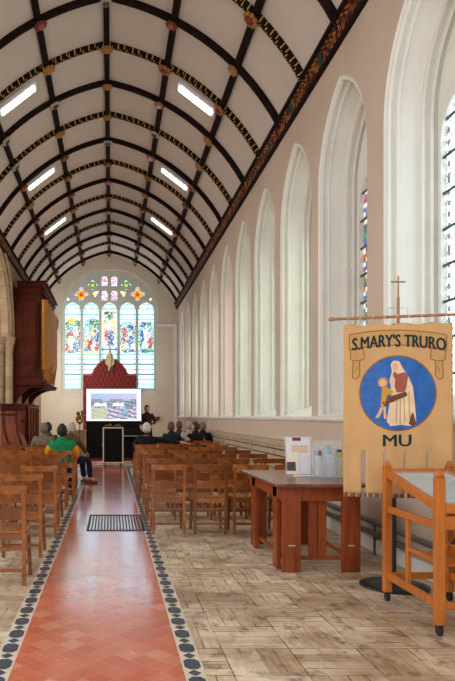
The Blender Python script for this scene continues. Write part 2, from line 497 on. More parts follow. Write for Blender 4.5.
for x in PX:
    n = roofn(x) if x != -.08 else Vector((0, 0, -1)); t = n.cross(Vector((0, 1, 0)))
    p = Vector((x, 0, roof(x))); b = MB(); w = .052
    pr = [p-t*w, p-t*w+n*.08, p-t*w*.5+n*.11, p+t*w*.5+n*.11, p+t*w+n*.08, p+t*w]
    vs = [(q.x, yy, q.z) for yy in (YN, YE) for q in pr]
    b.add(vs, [(i, i+1, 7+i, 6+i) for i in range(5)])
    b.build('purlin', 'rib', ceiling, fix=False)
for x0, sg in ((XR, -1), (XL, 1)):
    b = MB(); prof = [(0, 6.04), (.05, 6.04), (.07, 6.07), (.10, 6.25), (.14, 6.26), (.14, 6.31), (0, 6.31)]
    n = len(prof)
    vs = [(x0+sg*p[0], yy, p[1]) for yy in (YN, YE) for p in prof]
    for i in range(n-1):
        b.add([vs[i], vs[i+1], vs[n+i+1], vs[n+i]], [(0, 1, 2, 3)], 0 if i == 2 else 1)
    b.build('cornice', ['cornice', 'rib'], ceiling)

# ------------------------------------------------------------------ right wall with deep pointed windows
WC = [5.83]+[7.94+1.96*k for k in range(0, 10)]
HW = .84; Z0 = 1.45; ZSP = 4.48; RISE = 1.2
wr_outer = [(YN, 0), (YE, 0), (YE, ZS+.05), (YN, ZS+.05)]
holes = [arch_pts(c, HW, Z0, ZSP, RISE, 12) for c in WC if c+HW < YE]
plate_mesh(wr_outer, holes, 0, lambda a, z, t: (XR, a, z), 'plaster', 'wall_right')
tag(bpy.data.objects['wall_right'], kind='structure')
PROF = [(0, 0), (.015, .025), (.05, .02), (.06, .05), (.035, .06), (.03, .10), (.055, .12), (.08, .10), (.09, .13), (.06, .15), (.07, .20), (.10, .30), (.12, .33), (.16, .32), (.165, .35), (.135, .365), (.14, .40), (.18, .41), (.20, .39), (.21, .42), (.185, .44), (.19, .47), (.235, .50)]
PAL = [lin(*c) for c in ((200, 60, 50), (60, 90, 170), (230, 200, 90), (70, 140, 90), (235, 235, 225), (120, 60, 120), (225, 235, 235), (90, 140, 190), (240, 240, 235))]
TINT = {0: (1, 1, 1), 2: (.75, 1, .85), 3: (.7, 1.0, .8), 4: (.75, 1.0, .82), 5: (1, .55, .5), 6: (1, .62, .5), 7: (1, .8, .6), 8: (1, .85, .6), 9: (1, .9, .6), 10: (.8, .9, 1)}
wi = 0
for c in WC:
    if c+HW > YE: continue
    wi += 1
    win = tag(empty('window_%d' % (wi+1), (XR, c, Z0)), kind='structure')
    # jamb and arch mouldings
    npts = 12; loops = []
    for (u, d) in PROF:
        h = HW-u; R0 = (HW*HW+RISE*RISE)/(2*HW); R = R0-u; cxo = R0-HW
        # same centres, smaller radius
        a1 = math.acos(max(-1, min(1, cxo/R))) if R > 0 else PI/2
        lp = [(h, 0)]
        for i in range(npts+1):
            t = a1*i/npts; lp.append((-cxo+R*math.cos(t), ZSP-Z0+R*math.sin(t)))
        for i in range(npts-1, -1, -1):
            t = a1*i/npts; lp.append((cxo-R*math.cos(t), ZSP-Z0+R*math.sin(t)))
        lp.append((-h, 0)); loops.append([(d, a, z) for a, z in lp])
    n = len(loops[0]); b = MB()
    b.add([v for l in loops for v in l], [(i*n+j, i*n+j+1, (i+1)*n+j+1, (i+1)*n+j) for i in range(len(loops)-1) for j in range(n-1)])
    jm = b.build('jamb', 'jamb', win, fix=False)
    # sloping sill
    MB().prism([(-.035, -.06), (-.035, -.005), (0, .0), (.30, .12), (.34, .12), (.52, .22), (.52, -.06)], lambda a, z: (a, -HW-.02, z), lambda a, z: (a, HW+.02, z)).build('sill', 'jamb', win)
    # tracery: two lights and an eyelet
    gh = .61
    R0 = (HW*HW+RISE*RISE)/(2*HW); ap = math.sqrt((R0-.235)**2-(R0-HW)**2)
    outer = arch_pts(0, gh, .1, ZSP-Z0, ap, 10)
    ho = [arch_pts(s*.3, .255, .16, ZSP-Z0-.28, .34, 8) for s in (-1, 1)]
    q = []
    for k in range(24):
        t = 2*PI*k/24; r = .13+.05*abs(math.cos(2*t)); q.append((r*math.cos(t), ZSP-Z0+.34+r*math.sin(t)))
    ho.append(q)
    plate_mesh(outer, ho, .10, lambda a, z, t: (.50+t, a, z), 'jamb', 'tracery', win)
    rnd = random.Random(wi)
    tint = TINT.get(wi-1, (1, 1, 1))
    def colf(a, z, wi=wi, rnd=rnd, tint=tint):
        if wi == 1:
            if z > 3.12: return rnd.choice([PAL[0], PAL[3], PAL[2], PAL[0], PAL[4]])
            if abs(abs(a-(.3 if a > 0 else -.3))-.235) < .014 and int(z/.06) % 2: return (.05, .06, .05)
            return (.44, .51, .57)
        if wi == 2:
            if rnd.random() < .25: return (.02, .02, .02)
            return tuple(v*.24 for v in rnd.choice(PAL))
        r = rnd.random()
        base = PAL[4] if r < .8 else rnd.choice(PAL)
        return tuple(base[i]*(tint[i]*.5+.5)*.62 for i in range(3))
    paint_grid('stained_glass' if wi > 1 else 'leaded_glass', -.66, .66, .1, 4.25, .055 if wi < 3 else .11, colf, lambda a, z: (.515, a, z), 'glass_side', win)
    b = MB()
    z = .42
    while z < 3.5:
        b.box(.47, .485, -.6, .6, z-.012, z+.012); z += .36
    if wi <= 2:
        s = .15
        if wi == 1:
            for k in range(-12, 42):
                for sg in (1, -1):
                    zz = k*.17
                    p0 = (.505, -.6, zz if sg > 0 else zz+1.2*1.5); p1 = (.505, .6, zz+1.2*1.5 if sg > 0 else zz)
                    # clip to z range
                    def clip(p, q):
                        zl, zh = .12, 4.1
                        if max(p[2], q[2]) < zl or min(p[2], q[2]) > zh: return None
                        def at(t): return tuple(p[i]+(q[i]-p[i])*t for i in range(3))
                        ts = [0, 1]; dz = q[2]-p[2]
                        for zb in (zl, zh):
                            t = (zb-p[2])/dz
                            if 0 < t < 1: ts.append(t)
                        ts = [t for t in sorted(ts) if zl-1e-6 <= p[2]+dz*t <= zh+1e-6]
                        return (at(ts[0]), at(ts[-1])) if len(ts) > 1 else None
                    cc = clip(p0, p1)
                    if cc: b.beam(cc[0], cc[1], .004, .005, 1)
    b.build('saddle_bars', ['lead', 'came'], win)

# dado ledge under the windows, low kerb by the floor
tag(MB().prism([(0, 1.37), (-.05, 1.41), (-.05, 1.45), (0, 1.455)], lambda a, z: (XR+a, YN, z), lambda a, z: (XR+a, YE, z)).build('trim_5', 'jamb'), kind='structure')
tag(MB().box(XR-.03, XR, YN, YE, 0, .14).build('baseboard_right', 'jamb'), kind='structure')

# ------------------------------------------------------------------ end wall with the big window
xo = [x for x in xs]
outer = [(XL, 0), (XR, 0)]+[(x, roof(x)+.02) for x in reversed(xs)]
EC = -.07
eh = arch_pts(EC, 2.06, 2.3, 5.95, 1.78, 16)
plate_mesh(outer, [eh], .36, lambda x, z, t: (x, YE+.18+t, z), 'plaster_end', 'wall_far')
tag(bpy.data.objects['wall_far'], kind='structure')
ew = tag(empty('window_1', (EC, YE+.3, 2.3)), kind='structure')
MB().prism([(-.02, -.02), (.3, .34), (.36, .34), (.36, -.02)], lambda a, z: (-2.06, YE+a, 2.3+z), lambda a, z: (2.06, YE+a, 2.3+z)).build('sill', 'plaster_end', ew, loc=(0, -(YE+.3), -2.3))
LC = [-1.657, -.862, -.07, .722, 1.517]
hs = []
for c in LC:
    top = 6.36; a = arch_pts(c, .335, 2.68, 6.02, .36, 8); 
    # small cusps on the head
    hs.append(a)
def foil(cx, cz, r, k, n=28, ph=0):
    return [(cx+(r*.78+r*.22*math.cos(k*(2*PI*i/n)+ph))*math.cos(2*PI*i/n), cz+(r*.78+r*.22*math.cos(k*(2*PI*i/n)+ph))*math.sin(2*PI*i/n)) for i in range(n)]
hs.append(foil(-1.29, 6.74, .33, 4)); hs.append(foil(1.15, 6.74, .33, 4))
hs.append(foil(-.79, 7.14, .22, 4)); hs.append(foil(.65, 7.14, .22, 4))
for x in (-.28, .14):
    hs.append(arch_pts(x, .13, 7.08, 7.40, .12, 4)); hs.append(arch_pts(x, .13, 6.46, 6.78, .12, 4))
for sg in (-1, 1):
    hs.append([(EC+sg*.62, 6.60), (EC+sg*.74, 6.84), (EC+sg*.45, 6.88)])
    hs.append(foil(EC+sg*1.78, 6.52, .08, 3, 12))
plate_mesh(arch_pts(EC, 2.10, 2.5, 5.95, 1.82, 16), hs, .14, lambda x, z, t: (x-EC, t, z-2.3), 'mullion', 'tracery', ew)
pal = dict(w=lin(222, 240, 236), r=lin(176, 34, 36), b=lin(34, 78, 160), g=lin(40, 130, 96), y=lin(230, 196, 70), k=lin(30, 40, 46), f=lin(236, 206, 180), t=lin(110, 190, 186), n=lin(120, 70, 50), l=lin(200, 190, 214), o=lin(224, 140, 40), p=lin(216, 150, 170), v=lin(236, 244, 244))
# each figure as ellipses in crop units: x, y, rx, ry, colour  (picture panels of the five lights)
figs = [
 [(56, 160, 40, 85, 't'), (50, 90, 30, 14, 'y'), (30, 115, 12, 22, 'g'), (80, 110, 14, 24, 'g'), (45, 158, 26, 14, 'r'), (85, 165, 10, 26, 'r'), (68, 122, 9, 12, 'f'), (70, 145, 12, 16, 'w'), (50, 195, 18, 34, 'v'), (46, 168, 8, 8, 'y'), (68, 212, 13, 26, 'b'), (30, 214, 10, 24, 'r'), (84, 212, 8, 26, 'g'), (60, 232, 30, 7, 'n')],
 [(142, 160, 40, 85, 't'), (150, 95, 24, 16, 'g'), (165, 120, 14, 20, 'g'), (122, 125, 8, 10, 'f'), (150, 120, 8, 9, 'f'), (122, 152, 12, 18, 'w'), (148, 145, 11, 16, 'y'), (166, 160, 9, 26, 'b'), (120, 190, 10, 18, 'y'), (138, 196, 15, 32, 'r'), (134, 172, 7, 8, 'f'), (152, 205, 8, 24, 'w'), (168, 212, 9, 22, 'r'), (118, 222, 12, 12, 'b'), (142, 234, 34, 6, 'y')],
 [(221, 130, 36, 80, 'w'), (224, 54, 28, 7, 'n'), (224, 72, 16, 12, 'g'), (206, 120, 5, 55, 'y'), (243, 120, 5, 55, 'y'), (224, 92, 9, 9, 'f'), (224, 125, 17, 28, 'v'), (214, 155, 9, 28, 'r'), (232, 165, 12, 36, 'b'), (214, 190, 14, 14, 'y'), (228, 198, 18, 9, 'b')],
 [(308, 160, 40, 80, 't'), (292, 118, 9, 10, 'f'), (292, 145, 13, 24, 'r'), (325, 118, 14, 16, 'b'), (335, 140, 10, 18, 'g'), (322, 150, 10, 12, 'w'), (320, 180, 16, 24, 'b'), (290, 190, 12, 26, 'r'), (306, 172, 8, 9, 'f'), (302, 208, 14, 18, 'w'), (332, 210, 10, 18, 'v'), (312, 228, 30, 10, 'b'), (284, 215, 7, 14, 'y')],
 [(395, 160, 40, 80, 't'), (378, 106, 12, 12, 'b'), (405, 102, 12, 10, 'g'), (394, 128, 8, 9, 'y'), (395, 160, 14, 34, 'v'), (376, 162, 10, 30, 'b'), (412, 155, 8, 22, 'l'), (412, 190, 11, 26, 'r'), (370, 195, 8, 18, 'g'), (388, 205, 12, 20, 'w'), (395, 226, 34, 12, 'g'), (378, 228, 12, 7, 'b')]]
zt = [(75, 238), (78, 238), (45, 208), (95, 238), (95, 238)]
ern = random.Random(3)
def east(x, z):
    wx, wz = x+EC, z+2.3
    px = 111+wx*640/27.5; py = 416.5-(wz-1.45)*640/27.5
    cx, cy = (px-60)*4.55, (py-300)*4.55
    for i, c in enumerate(LC):
        if abs(wx-c) < .36 and wz < 6.42:
            if zt[i][0] < cy < zt[i][1]:
                col = pal['w']; jx = ern.gauss(0, 2.2); jy = ern.gauss(0, 2.2)
                for (ex, ey, rx, ry, k) in figs[i]:
                    if ((cx+jx-ex)/rx)**2+((cy+jy-ey)/ry)**2 < 1: col = pal[k]
                j = ern.uniform(.7, 1.1)
                if ern.random() < .10: return pal['k']
                if ern.random() < .16: col = pal['v']
                col = tuple(v*.55+.03 for v in col)
                return tuple(min(1, v*j) for v in col)
            m = (wz*4.6) % 1
            if m < .2: return lin(50, 72, 72)
            if abs(abs(wx-c)-.29) < .02: return lin(50, 120, 110) if int(wz/.07) % 2 else lin(150, 190, 190)
            if wz > 6.1 and ern.random() < .25: return ern.choice([pal['y'], pal['g']])
            j = ern.uniform(.9, 1.0)
            return tuple(v*j*1.35 for v in ((.30, .56, .84) if ern.random() < .75 else (.26, .56, .66)))
    for sx in (-1.29, 1.15):
        r = math.hypot(wx-sx, wz-6.74)
        if r < .38:
            if r < .13: return lin(150, 84, 20) if r > .06 else lin(110, 20, 20)
            if r < .22: return lin(170, 140, 40) if ern.random() < .7 else lin(150, 84, 20)
            return lin(140, 130, 170) if ern.random() < .7 else pal['b']
    for sx in (-.79, .65):
        r = math.hypot(wx-sx, wz-7.14)
        if r < .26: return lin(160, 140, 40) if r < .07 else (lin(30, 96, 66) if r < .17 else lin(160, 180, 176))
    if abs(wx-EC) < .42 and wz > 6.4:
        return ern.choice([lin(150, 96, 110), lin(150, 140, 170), lin(190, 196, 200), lin(180, 180, 196), lin(130, 60, 76)])
    return ern.choice([pal['y'], pal['w'], pal['o']])
paint_grid('stained_glass', -2.05, 2.05, .3, 5.5, .034, east, lambda x, z: (x, .10, z), 'glass_east', ew)
# cable trunking on the end wall and in the corner
tag(MB().box(1.95, XR-.12, YE-.04, YE, 5.30, 5.40).build('trim_6', 'white'), kind='structure')
tag(MB().box(XR-.14, XR-.02, YE-.09, YE, .1, 5.40).build('trim_7', 'white'), kind='structure')

# ------------------------------------------------------------------ left wall: arcade
AC = [16.55, 9.95, 3.35]
outer = [(YN, 0), (YE, 0), (YE, ZS+.05), (YN, ZS+.05)]
def aholes(hw):
    r = []
    for c in AC:
        p = arch_pts(c, hw, -.0, 3.8, 2.15+(hw-2.9), 14)
        r.append([(max(a, YN+.02), z+(.01 if z < .01 else 0)) for a, z in p])
    return r
plate_mesh(outer, aholes(2.9), .8, lambda a, z, t: (XL-.4+t, a, z), 'left', 'wall_left')
tag(bpy.data.objects['wall_left'], kind='structure')
k = 0
for c in AC[:2]:
    # moulded arch order standing proud of the wall plane, shafts and capitals on the piers
    k += 1
    b = MB(); outs = arch_pts(c, 2.98, 3.8, 3.8, 2.15, 16)[1:-1]
    ins = [arch_pts(c, 2.9-u, 3.8, 3.8, 2.15-u, 16)[1:-1] for u in (-.22, -.16, -.10, 0, .06, .12, .14)]
    xo_ = [.0, .05, .0, .0, -.06, -.10, -.3]
    n = len(ins[0]); vs = []
    for l, xx in zip(ins, xo_): vs += [(XL+xx, a, z) for a, z in l]
    b.add(vs, [(i*n+j, i*n+j+1, (i+1)*n+j+1, (i+1)*n+j) for i in range(len(ins)-1) for j in range(n-1)])
    tag(b.build('trim_%d' % (7+k), 'ashlar', fix=False), kind='structure')
b = MB()
for yf in (AC[0]+2.9, AC[1]+2.9):
    for (xx, yy, r) in ((XL-.1, yf-.06, .13), (XL-.4, yf-.16, .17), (XL-.7, yf-.06, .13)):
        b.lathe([(r*1.5, 0), (r*1.5, .18), (r*1.2, .26), (r, .3), (r, 3.42), (r*1.15, 3.45), (r*1.05, 3.5), (r*1.5, 3.72), (r*1.6, 3.84)], (xx, yy, 0), 14)
tag(b.build('trim_10', 'ashlar'), kind='structure')
tag(MB().add([(-9, YN, 0), (-9, YE, 0), (-9, YE, 4.5), (-9, YN, 4.5)], [(0, 1, 2, 3)]).build('wall_nave', 'ashlar', fix=False), kind='structure')

# ------------------------------------------------------------------ ceiling lights
def ceiling_light(x0, x1, y, label):
    xm = (x0+x1)/2; n = roofn(xm); p0 = Vector((x0, y, roof(x0))); p1 = Vector((x1, y, roof(x1)))
    t = (p1-p0).normalized(); L = (p1-p0).length; c = (p0+p1)/2+n*.045
    r = thing('ceiling_light', label, 'light', c, 0, 'fluorescent lights on the vaulted ceiling')
    mat = Matrix((t, Vector((0, 1, 0)), -n)).transposed(); r.rotation_euler = mat.to_euler()
    b = MB(); b.box(-L/2-.06, L/2+.06, -.16, .16, -.030, .05); b.build('housing', 'white', r, .01)
    MB().box(-L/2, L/2, -.095, .095, -.05, -.036).build('diffuser', 'tube', r, .005)
ords = ['nearest', 'second nearest', 'farthest']
for k, y in enumerate((12.3, 16.4, 20.45)):
    ceiling_light(1.36, 1.98, y, '%s fluorescent ceiling light in the row right of the ridge beam' % ords[k])
    ceiling_light(-2.14, -1.52, y, '%s fluorescent ceiling light in the row left of the ridge beam' % ords[k])

# ------------------------------------------------------------------ iron floor grating
g = thing('floor_grating', 'black iron grating set across the red tiled aisle', 'floor grating', (.06, 8.74, .003)); g.scale = (.93, .98, 1)
b = MB()
for x in [-.375+.75*i/17 for i in range(18)]: b.box(x-.010, x+.010, -.62, .62, 0, .006)
b.build('bars', 'iron', g)
b = MB(); b.box(-.39, .39, -.66, -.62, 0, .008); b.box(-.39, .39, .62, .66, 0, .008); b.box(-.40, -.375, -.66, .66, 0, .008); b.box(.375, .40, -.66, .66, 0, .008)
b.build('frame', 'iron', g)

# ------------------------------------------------------------------ chairs
def make_chair():
    r = empty('church_chair')
    hw = .19
    def post(s):
        b = MB()
        pts = [(s*hw, 0, 0), (s*hw, .0, .45), (s*hw, -.012, .62), (s*hw, -.055, .83)]
        for p, q in zip(pts[:-1], pts[1:]): b.beam(p, q, .034, .036, up=(0, 1, 0))
        return b
    for s in (-1, 1):
        post(s).build('back_leg', 'chair', r, .003)
        b = MB(); b.beam((s*(hw+.005), .37, 0), (s*(hw-.012), .345, .44), .032, .032, up=(0, 1, 0)); b.build('front_leg', 'chair', r, .003)
    b = MB(); N = 8
    def rail(z0, z1, yb, w, bow, th):
        for i in range(N):
            a0 = -w+2*w*i/N; a1 = -w+2*w*(i+1)/N
            f = lambda a: yb-bow*(1-(a/w)**2)
            b.hexa([(a0, f(a0)-th/2, z0), (a1, f(a1)-th/2, z0), (a1, f(a1)+th/2, z0), (a0, f(a0)+th/2, z0)],
                   [(a0, f(a0)-th/2-.012, z1), (a1, f(a1)-th/2-.012, z1), (a1, f(a1)+th/2-.012, z1), (a0, f(a0)+th/2-.012, z1)])
    rail(.795, .862, -.05, .222, .018, .022); b.build('top_rail', 'chair', r)
    b = MB(); N = 6; rail(.565, .66, -.01, .19, .012, .016); b.build('back_rail', 'chair', r)
    b = MB()
    b.hexa([(-.20, -.01, .445), (.20, -.01, .445), (.212, .385, .445), (-.212, .385, .445)], [(-.20, -.01, .468), (.20, -.01, .468), (.212, .385, .472), (-.212, .385, .472)])
    b.build('seat', 'seatw', r, .006)
    b = MB(); b.box(-.18, .18, -.008, .012, .39, .445); b.box(-.18, .18, .335, .355, .39, .445)
    for s in (-1, 1): b.box(s*.19-.009, s*.19+.009, .01, .35, .39, .445)
    b.build('seat_frame', 'chair', r)
    b = MB()
    for z in (.127, .31): b.beam((-hw, 0, z), (hw, 0, z), .018, .026)
    for s in (-1, 1):
        for z in (.16, .29): b.beam((s*hw, 0, z), (s*hw, .36-.02*z, z), .016, .024)
    b.beam((-hw, .355, .24), (hw, .355, .24), .018, .026)
    b.build('stretcher', 'chair', r)
    return r
chair = make_chair(); ctree = tree_list(chair)
first = [True]
words = ['first', 'second', 'third', 'fourth', 'fifth', 'sixth', 'seventh', 'eighth', 'ninth', 'tenth', 'eleventh']
def put_chair(x, y, rz, label, group):
    c = chair if first[0] else copy_fast(ctree); first[0] = False
    c.location = (x, y, 0); c.rotation_euler = (0, 0, rz); tag(c, label, 'chair', group)
rnd = random.Random(5)
seatw = ['next to the aisle', 'second from the aisle', 'third from the aisle', 'fourth from the aisle', 'fifth from the aisle']
for k in range(9):
    y = 7.88+1.12*k
    for j in range(4):
        x = .71+.505*j
        if (k == 7 and j == 0) or (k == 8 and j < 2): continue
        put_chair(x+rnd.uniform(-.012, .012), y+rnd.uniform(-.02, .02), rnd.uniform(-.02, .02),
                  'oak church chair, %s row right of the aisle, %s' % (words[k] if k else 'nearest', seatw[j]), 'oak chairs right of the aisle')
LR = []
for k in range(10):
    y = 5.47+1.125*k
    n = max(1, min(5, int((111*y/640-.68)/.49+.95)))
    for j in range(n):
        x = -.91-.50*j; 
        if x-.2 < -2.9: continue
        if k > 8 or (k == 8 and j != 1) or x < -2.4: continue
        put_chair(x+rnd.uniform(-.03, .03)+(.03 if k % 3 == 2 else 0), y+rnd.uniform(-.03, .03), rnd.uniform(-.04, .02),
                  'oak church chair, %s row left of the aisle, %s' % (words[k] if k else 'nearest', seatw[j]), 'oak chairs left of the aisle')

# ------------------------------------------------------------------ pale oak panelling along the right wall, heating pipes
def panel(y0, y1, label):
    r = thing('panelled_bench_back', label, 'wall panelling', (XR-.16, y0, 0), 0, 'pale oak slatted panels along the right wall')
    L = y1-y0
    MB().box(-.03, .03, 0, .07, 0, 1.06).build('post', 'bench', r, .004)
    b = MB(); b.box(-.03, .03, .07, L, .99, 1.05); b.box(-.02, .02, .07, L, .1, .18); b.build('rail', 'bench', r, .003)
    b = MB()
    z = .20
    while z < .96: b.box(-.01, .012, .07, L, z, z+.085); z += .105
    b.build('slats', 'bench', r, .003)
    MB().box(-.03, .15, .07, L, 1.05, 1.07).build('ledge', 'bench', r)
for y0, y1, lab in ((9.3, 12.2, 'nearest pale oak slatted panel along the right wall, behind the leaflet table'), (12.2, 14.9, 'second pale oak slatted panel along the right wall below the windows'), (14.9, 17.9, 'third pale oak slatted panel along the right wall, near the seated group'), (17.9, 21, 'farthest pale oak slatted panel along the right wall, beyond the seated group')):
    panel(y0, y1, lab)
r = thing('heating_pipes', 'pair of dark grey heating pipes along the foot of the right wall', 'pipe', (XR-.08, YN+.1, 0))
for z in (.22, .34): MB().tube([(0, 0, z), (0, 9.8, z)], .028, 10).build('pipe', 'greypipe', r)
for y in (1.5, 3.5, 5.3, 7.2, 9.2):
    b = MB(); b.box(-.01, .045, y-.012, y+.012, .16, .19); b.box(-.012, .01, y-.012, y+.012, 0, .36); b.build('bracket', 'greypipe', r)

# ------------------------------------------------------------------ leaflet table
t = thing('leaflet_table', 'red brown oak table with slatted ends in front of the right wall', 'table', (1.95, 6.62, 0))
MB().box(-.44, .43, -.78, .78, .80, .832).build('table_top', 'table_top', t, .006)
b = MB(); b.box(-.37, .36, -.66, -.635, .66, .80); b.box(-.37, .36, .635, .66, .66, .80); b.box(-.375, -.35, -.64, .64, .68, .80); b.box(.34, .365, -.64, .64, .68, .80)
b.build('apron', 'table', t, .003)
for sx in (-1, 1):
    for sy in (-1, 1):
        b = MB(); x = -.29 if sx < 0 else .285
        y = sy*.655
        x += .02 if sx < 0 else 0; b.box(x-.086, x+.085, y-.02, y+.02, 0, .80)            # wide front board
        xo_ = x+sx*(.105 if sx < 0 else .085)
        b.box(min(xo_, xo_-sx*.045), max(xo_, xo_-sx*.045), min(y-sy*.13, y-sy*.27), max(y-sy*.13, y-sy*.27), 0, .80)
        b.box(x-.04, x+.04, min(y-sy*.02, y-sy*.2), max(y-sy*.02, y-sy*.2), .70, .78)
        lg = b.build('leg', 'table', t, .004)
        if sy < 0:
            f = MB(); f.box(x-.05, x+.045, y-.024, y-.02, .14, .70); f.build('fielded_panel', 'table', lg)
            MB().box(x-.035, x+.03, y-.028, y-.02, .245, .257).build('inlay', 'bench', lg)
b = MB(); b.box(-.21, .21, -.60, -.57, .10, .135); b.box(-.21, .21, .57, .60, .10, .135); b.box(-.33, -.30, -.5, .5, .10, .14); b.box(.30, .33, -.5, .5, .10, .14)
b.build('stretcher', 'table', t, .003)
for sy in (-1, 1):
    for x in (-.05, .038):
        MB().box(x-.041, x+.041, sy*.585-.012, sy*.585+.012, .135, .70).build('slat', 'table', t, .004)
TT = .833
# items on the table
def card(fn, w, h, name, parent, dy=0, tilt=.25, z0=0, x0=0, mat='print', step=.01):
    return paint_grid(name, 0, w, 0, h, step, fn, lambda a, z: (x0+a, dy+math.sin(tilt)*z, z0+math.cos(tilt)*z), mat, parent)
s_ = thing('leaflet_stand', 'clear acrylic stand holding printed notices at left on the leaflet table', 'display stand', (1.865, 6.78, TT), -.08); s_.scale = (1.15, 1.15, 1.2)
def notice(a, z):
    if z > .305 and .06 < a < .14: return lin(120, 40, 60)
    if .19 < z < .26 and .05 < a < .2: return lin(226, 190, 170)
    if z < .17 and a < .11:
        return [lin(150, 60, 60), lin(90, 110, 140), lin(190, 190, 190), lin(70, 70, 80)][int((a*61) % 2+(z*47) % 2.9) % 4] if a > .02 and z > .03 else lin(225, 225, 230)
    return lin(226, 224, 230)
b = MB(); b.hexa([(-.01, 0, 0), (.24, 0, 0), (.24, .006, 0), (-.01, .006, 0)], [(-.01, .085, .335), (.24, .085, .335), (.24, .091, .335), (-.01, .091, .335)])
b.box(-.01, .24, -.02, .13, 0, .005); b.build('acrylic_back', 'acrylic', s_)
card(notice, .22, .33, 'notice', s_, -.004, .25, .006)
card(lambda a, z: lin(70, 60, 60) if (z > .03 and z < .11 and a < .08) else lin(232, 226, 206), .11, .2, 'notice', s_, -.012, .25, .006, .0)
lf = MB(); lf.box(0, .21, 0, .06, 0, .004); lf.box(.01, .215, .002, .062, .004, .007)
o = lf.build('leaflet', 'paper'); o.location = (1.90, 6.60, TT); o.rotation_euler = (0, 0, .12)
tag(o, 'white leaflets lying flat on the table between the two acrylic stands', 'leaflet')
s2 = thing('leaflet_holder', 'clear acrylic box holder with upright leaflets beside the banner', 'display stand', (2.075, 6.42, TT), .04); s2.scale = (.97, 1, 1.28)
b = MB()
b.box(0, .30, 0, .004, 0, .16); b.box(0, .30, .14, .144, 0, .29); b.box(0, .004, 0, .144, 0, .22); b.box(.10, .103, 0, .144, 0, .22); b.box(.2, .203, 0, .144, 0, .22); b.box(.296, .30, 0, .144, 0, .22); b.box(0, .30, 0, .144, 0, .005)
b.build('acrylic_box', 'acrylic', s2)
for i, (x0, w, h, c) in enumerate(((.008, .085, .21, (140, 120, 150)), (.012, .07, .17, (220, 224, 232)), (.11, .08, .25, (170, 210, 226)), (.115, .08, .18, (225, 235, 240)), (.21, .07, .22, (60, 60, 66)), (.215, .07, .2, (206, 190, 130)))):
    col = lin(*c); rr_ = random.Random(i)
    paint_grid('pamphlet', x0, x0+w, .006, h, .012, lambda a, z, col=col, rr_=rr_: tuple(min(1, v*rr_.uniform(.75, 1.2)) for v in col), lambda a, z, i=i: (a, .02+.018*(6-i)+.05*z, z), 'print', s2)
b = MB(); b.lathe([(.022, 0), (.026, .03), (.03, .11)], (0, 0, 0), 10, 0)
for k in range(4): b.beam((0, 0, .02), (.012*math.cos(k*1.7), .012*math.sin(k*1.7), .17), .006, .006, 1)
o = b.build('pen_pot', ['black', 'brass']); o.location = (2.16, 6.72, TT)
tag(o, 'small dark pot of pencils between the two acrylic stands', 'pen pot')

# ------------------------------------------------------------------ banner stand and banner
bs = thing('banner_stand', 'black round base banner pole topped by a thin wooden cross', 'stand', (2.42, 5.47, 0))
MB().lathe([(.28, 0), (.28, .012), (.22, .022), (.05, .035), (.03, .06)], n=28).build('base', 'iron', bs)
MB().tube([(0, 0, .03), (0, 0, 2.24)], .017, 10).build('pole', 'iron', bs)
b = MB(); b.tube([(-.01, -.1, 2.15), (-.01, -.1, 2.45)], [.014, .012], 8); b.tube([(-.01, -.1, 2.44), (-.01, -.1, 2.63)], [.008, .007], 8)
b.tube([(-.07, -.1, 2.58), (.05, -.1, 2.58)], .007, 8); b.beam((0, 0, 2.2), (-.01, -.1, 2.2), .03, .03); b.build('cross', 'rod', bs)
b = MB(); b.tube([(-.09, -.1, 2.28), (-.09, -.1, 2.36), (.07, -.1, 2.36), (.07, -.1, 2.28)], .003, 6); b.build('wire_bracket', 'alu', bs)

BW, BH = .833, 1.40
ang = math.atan2(-.19, .811)
bn = thing('processional_banner', 'tan cloth banner with blue roundel reading S.MARY\'S TRURO and MU', 'banner', (1.944, 5.35, .81), ang)
def wav(x, z): return .010*math.sin(x*11+.6)*(.35+.65*(1-z/BH))+.004*math.sin(x*27+z*3)
def bp(px, py):
    t = (px-343.6)/109.1; D = 5.35-.19*t
    return (BW*t, 1.45-(py-416.5)*D/640-.81)
slits = [.157, .322, .482, .657]
b = MB(); nx, nz = 53, 60
def inslit(x, z): return z < .34 and any(abs(x-s) < .0085 for s in slits)
vid = {}
def gv(i, j):
    if (i, j) not in vid:
        x = BW*i/nx; z = BH*j/nz; vid[(i, j)] = len(b.v); b.v.append((x, wav(x, z), z+(.008*math.sin(x/BW*PI*8) if j == nz else 0)))
    return vid[(i, j)]
for j in range(nz):
    for i in range(nx):
        if inslit(BW*(i+.5)/nx, BH*(j+.5)/nz): continue
        b.f.append([gv(i, j), gv(i+1, j), gv(i+1, j+1), gv(i, j+1)]); b.mi.append(0); b.sm.append(True)
cl = b.build('cloth', 'sand', bn, fix=False)
so = cl.modifiers.new('solid', 'SOLIDIFY'); so.thickness = .004; so.offset = 1
b = MB()
x = 0
while x < BW:
    if not any(abs(x+.006-s) < .012 for s in slits):
        z = -.028; b.box(x, x+.010, wav(x, 0)-.005, wav(x, 0)+.004, z, .006, [0, 0, 1, 2][int(x/.012) % 4])
    x += .012
b.build('fringe', ['sand_d', 'brown', 'silverp'], bn)
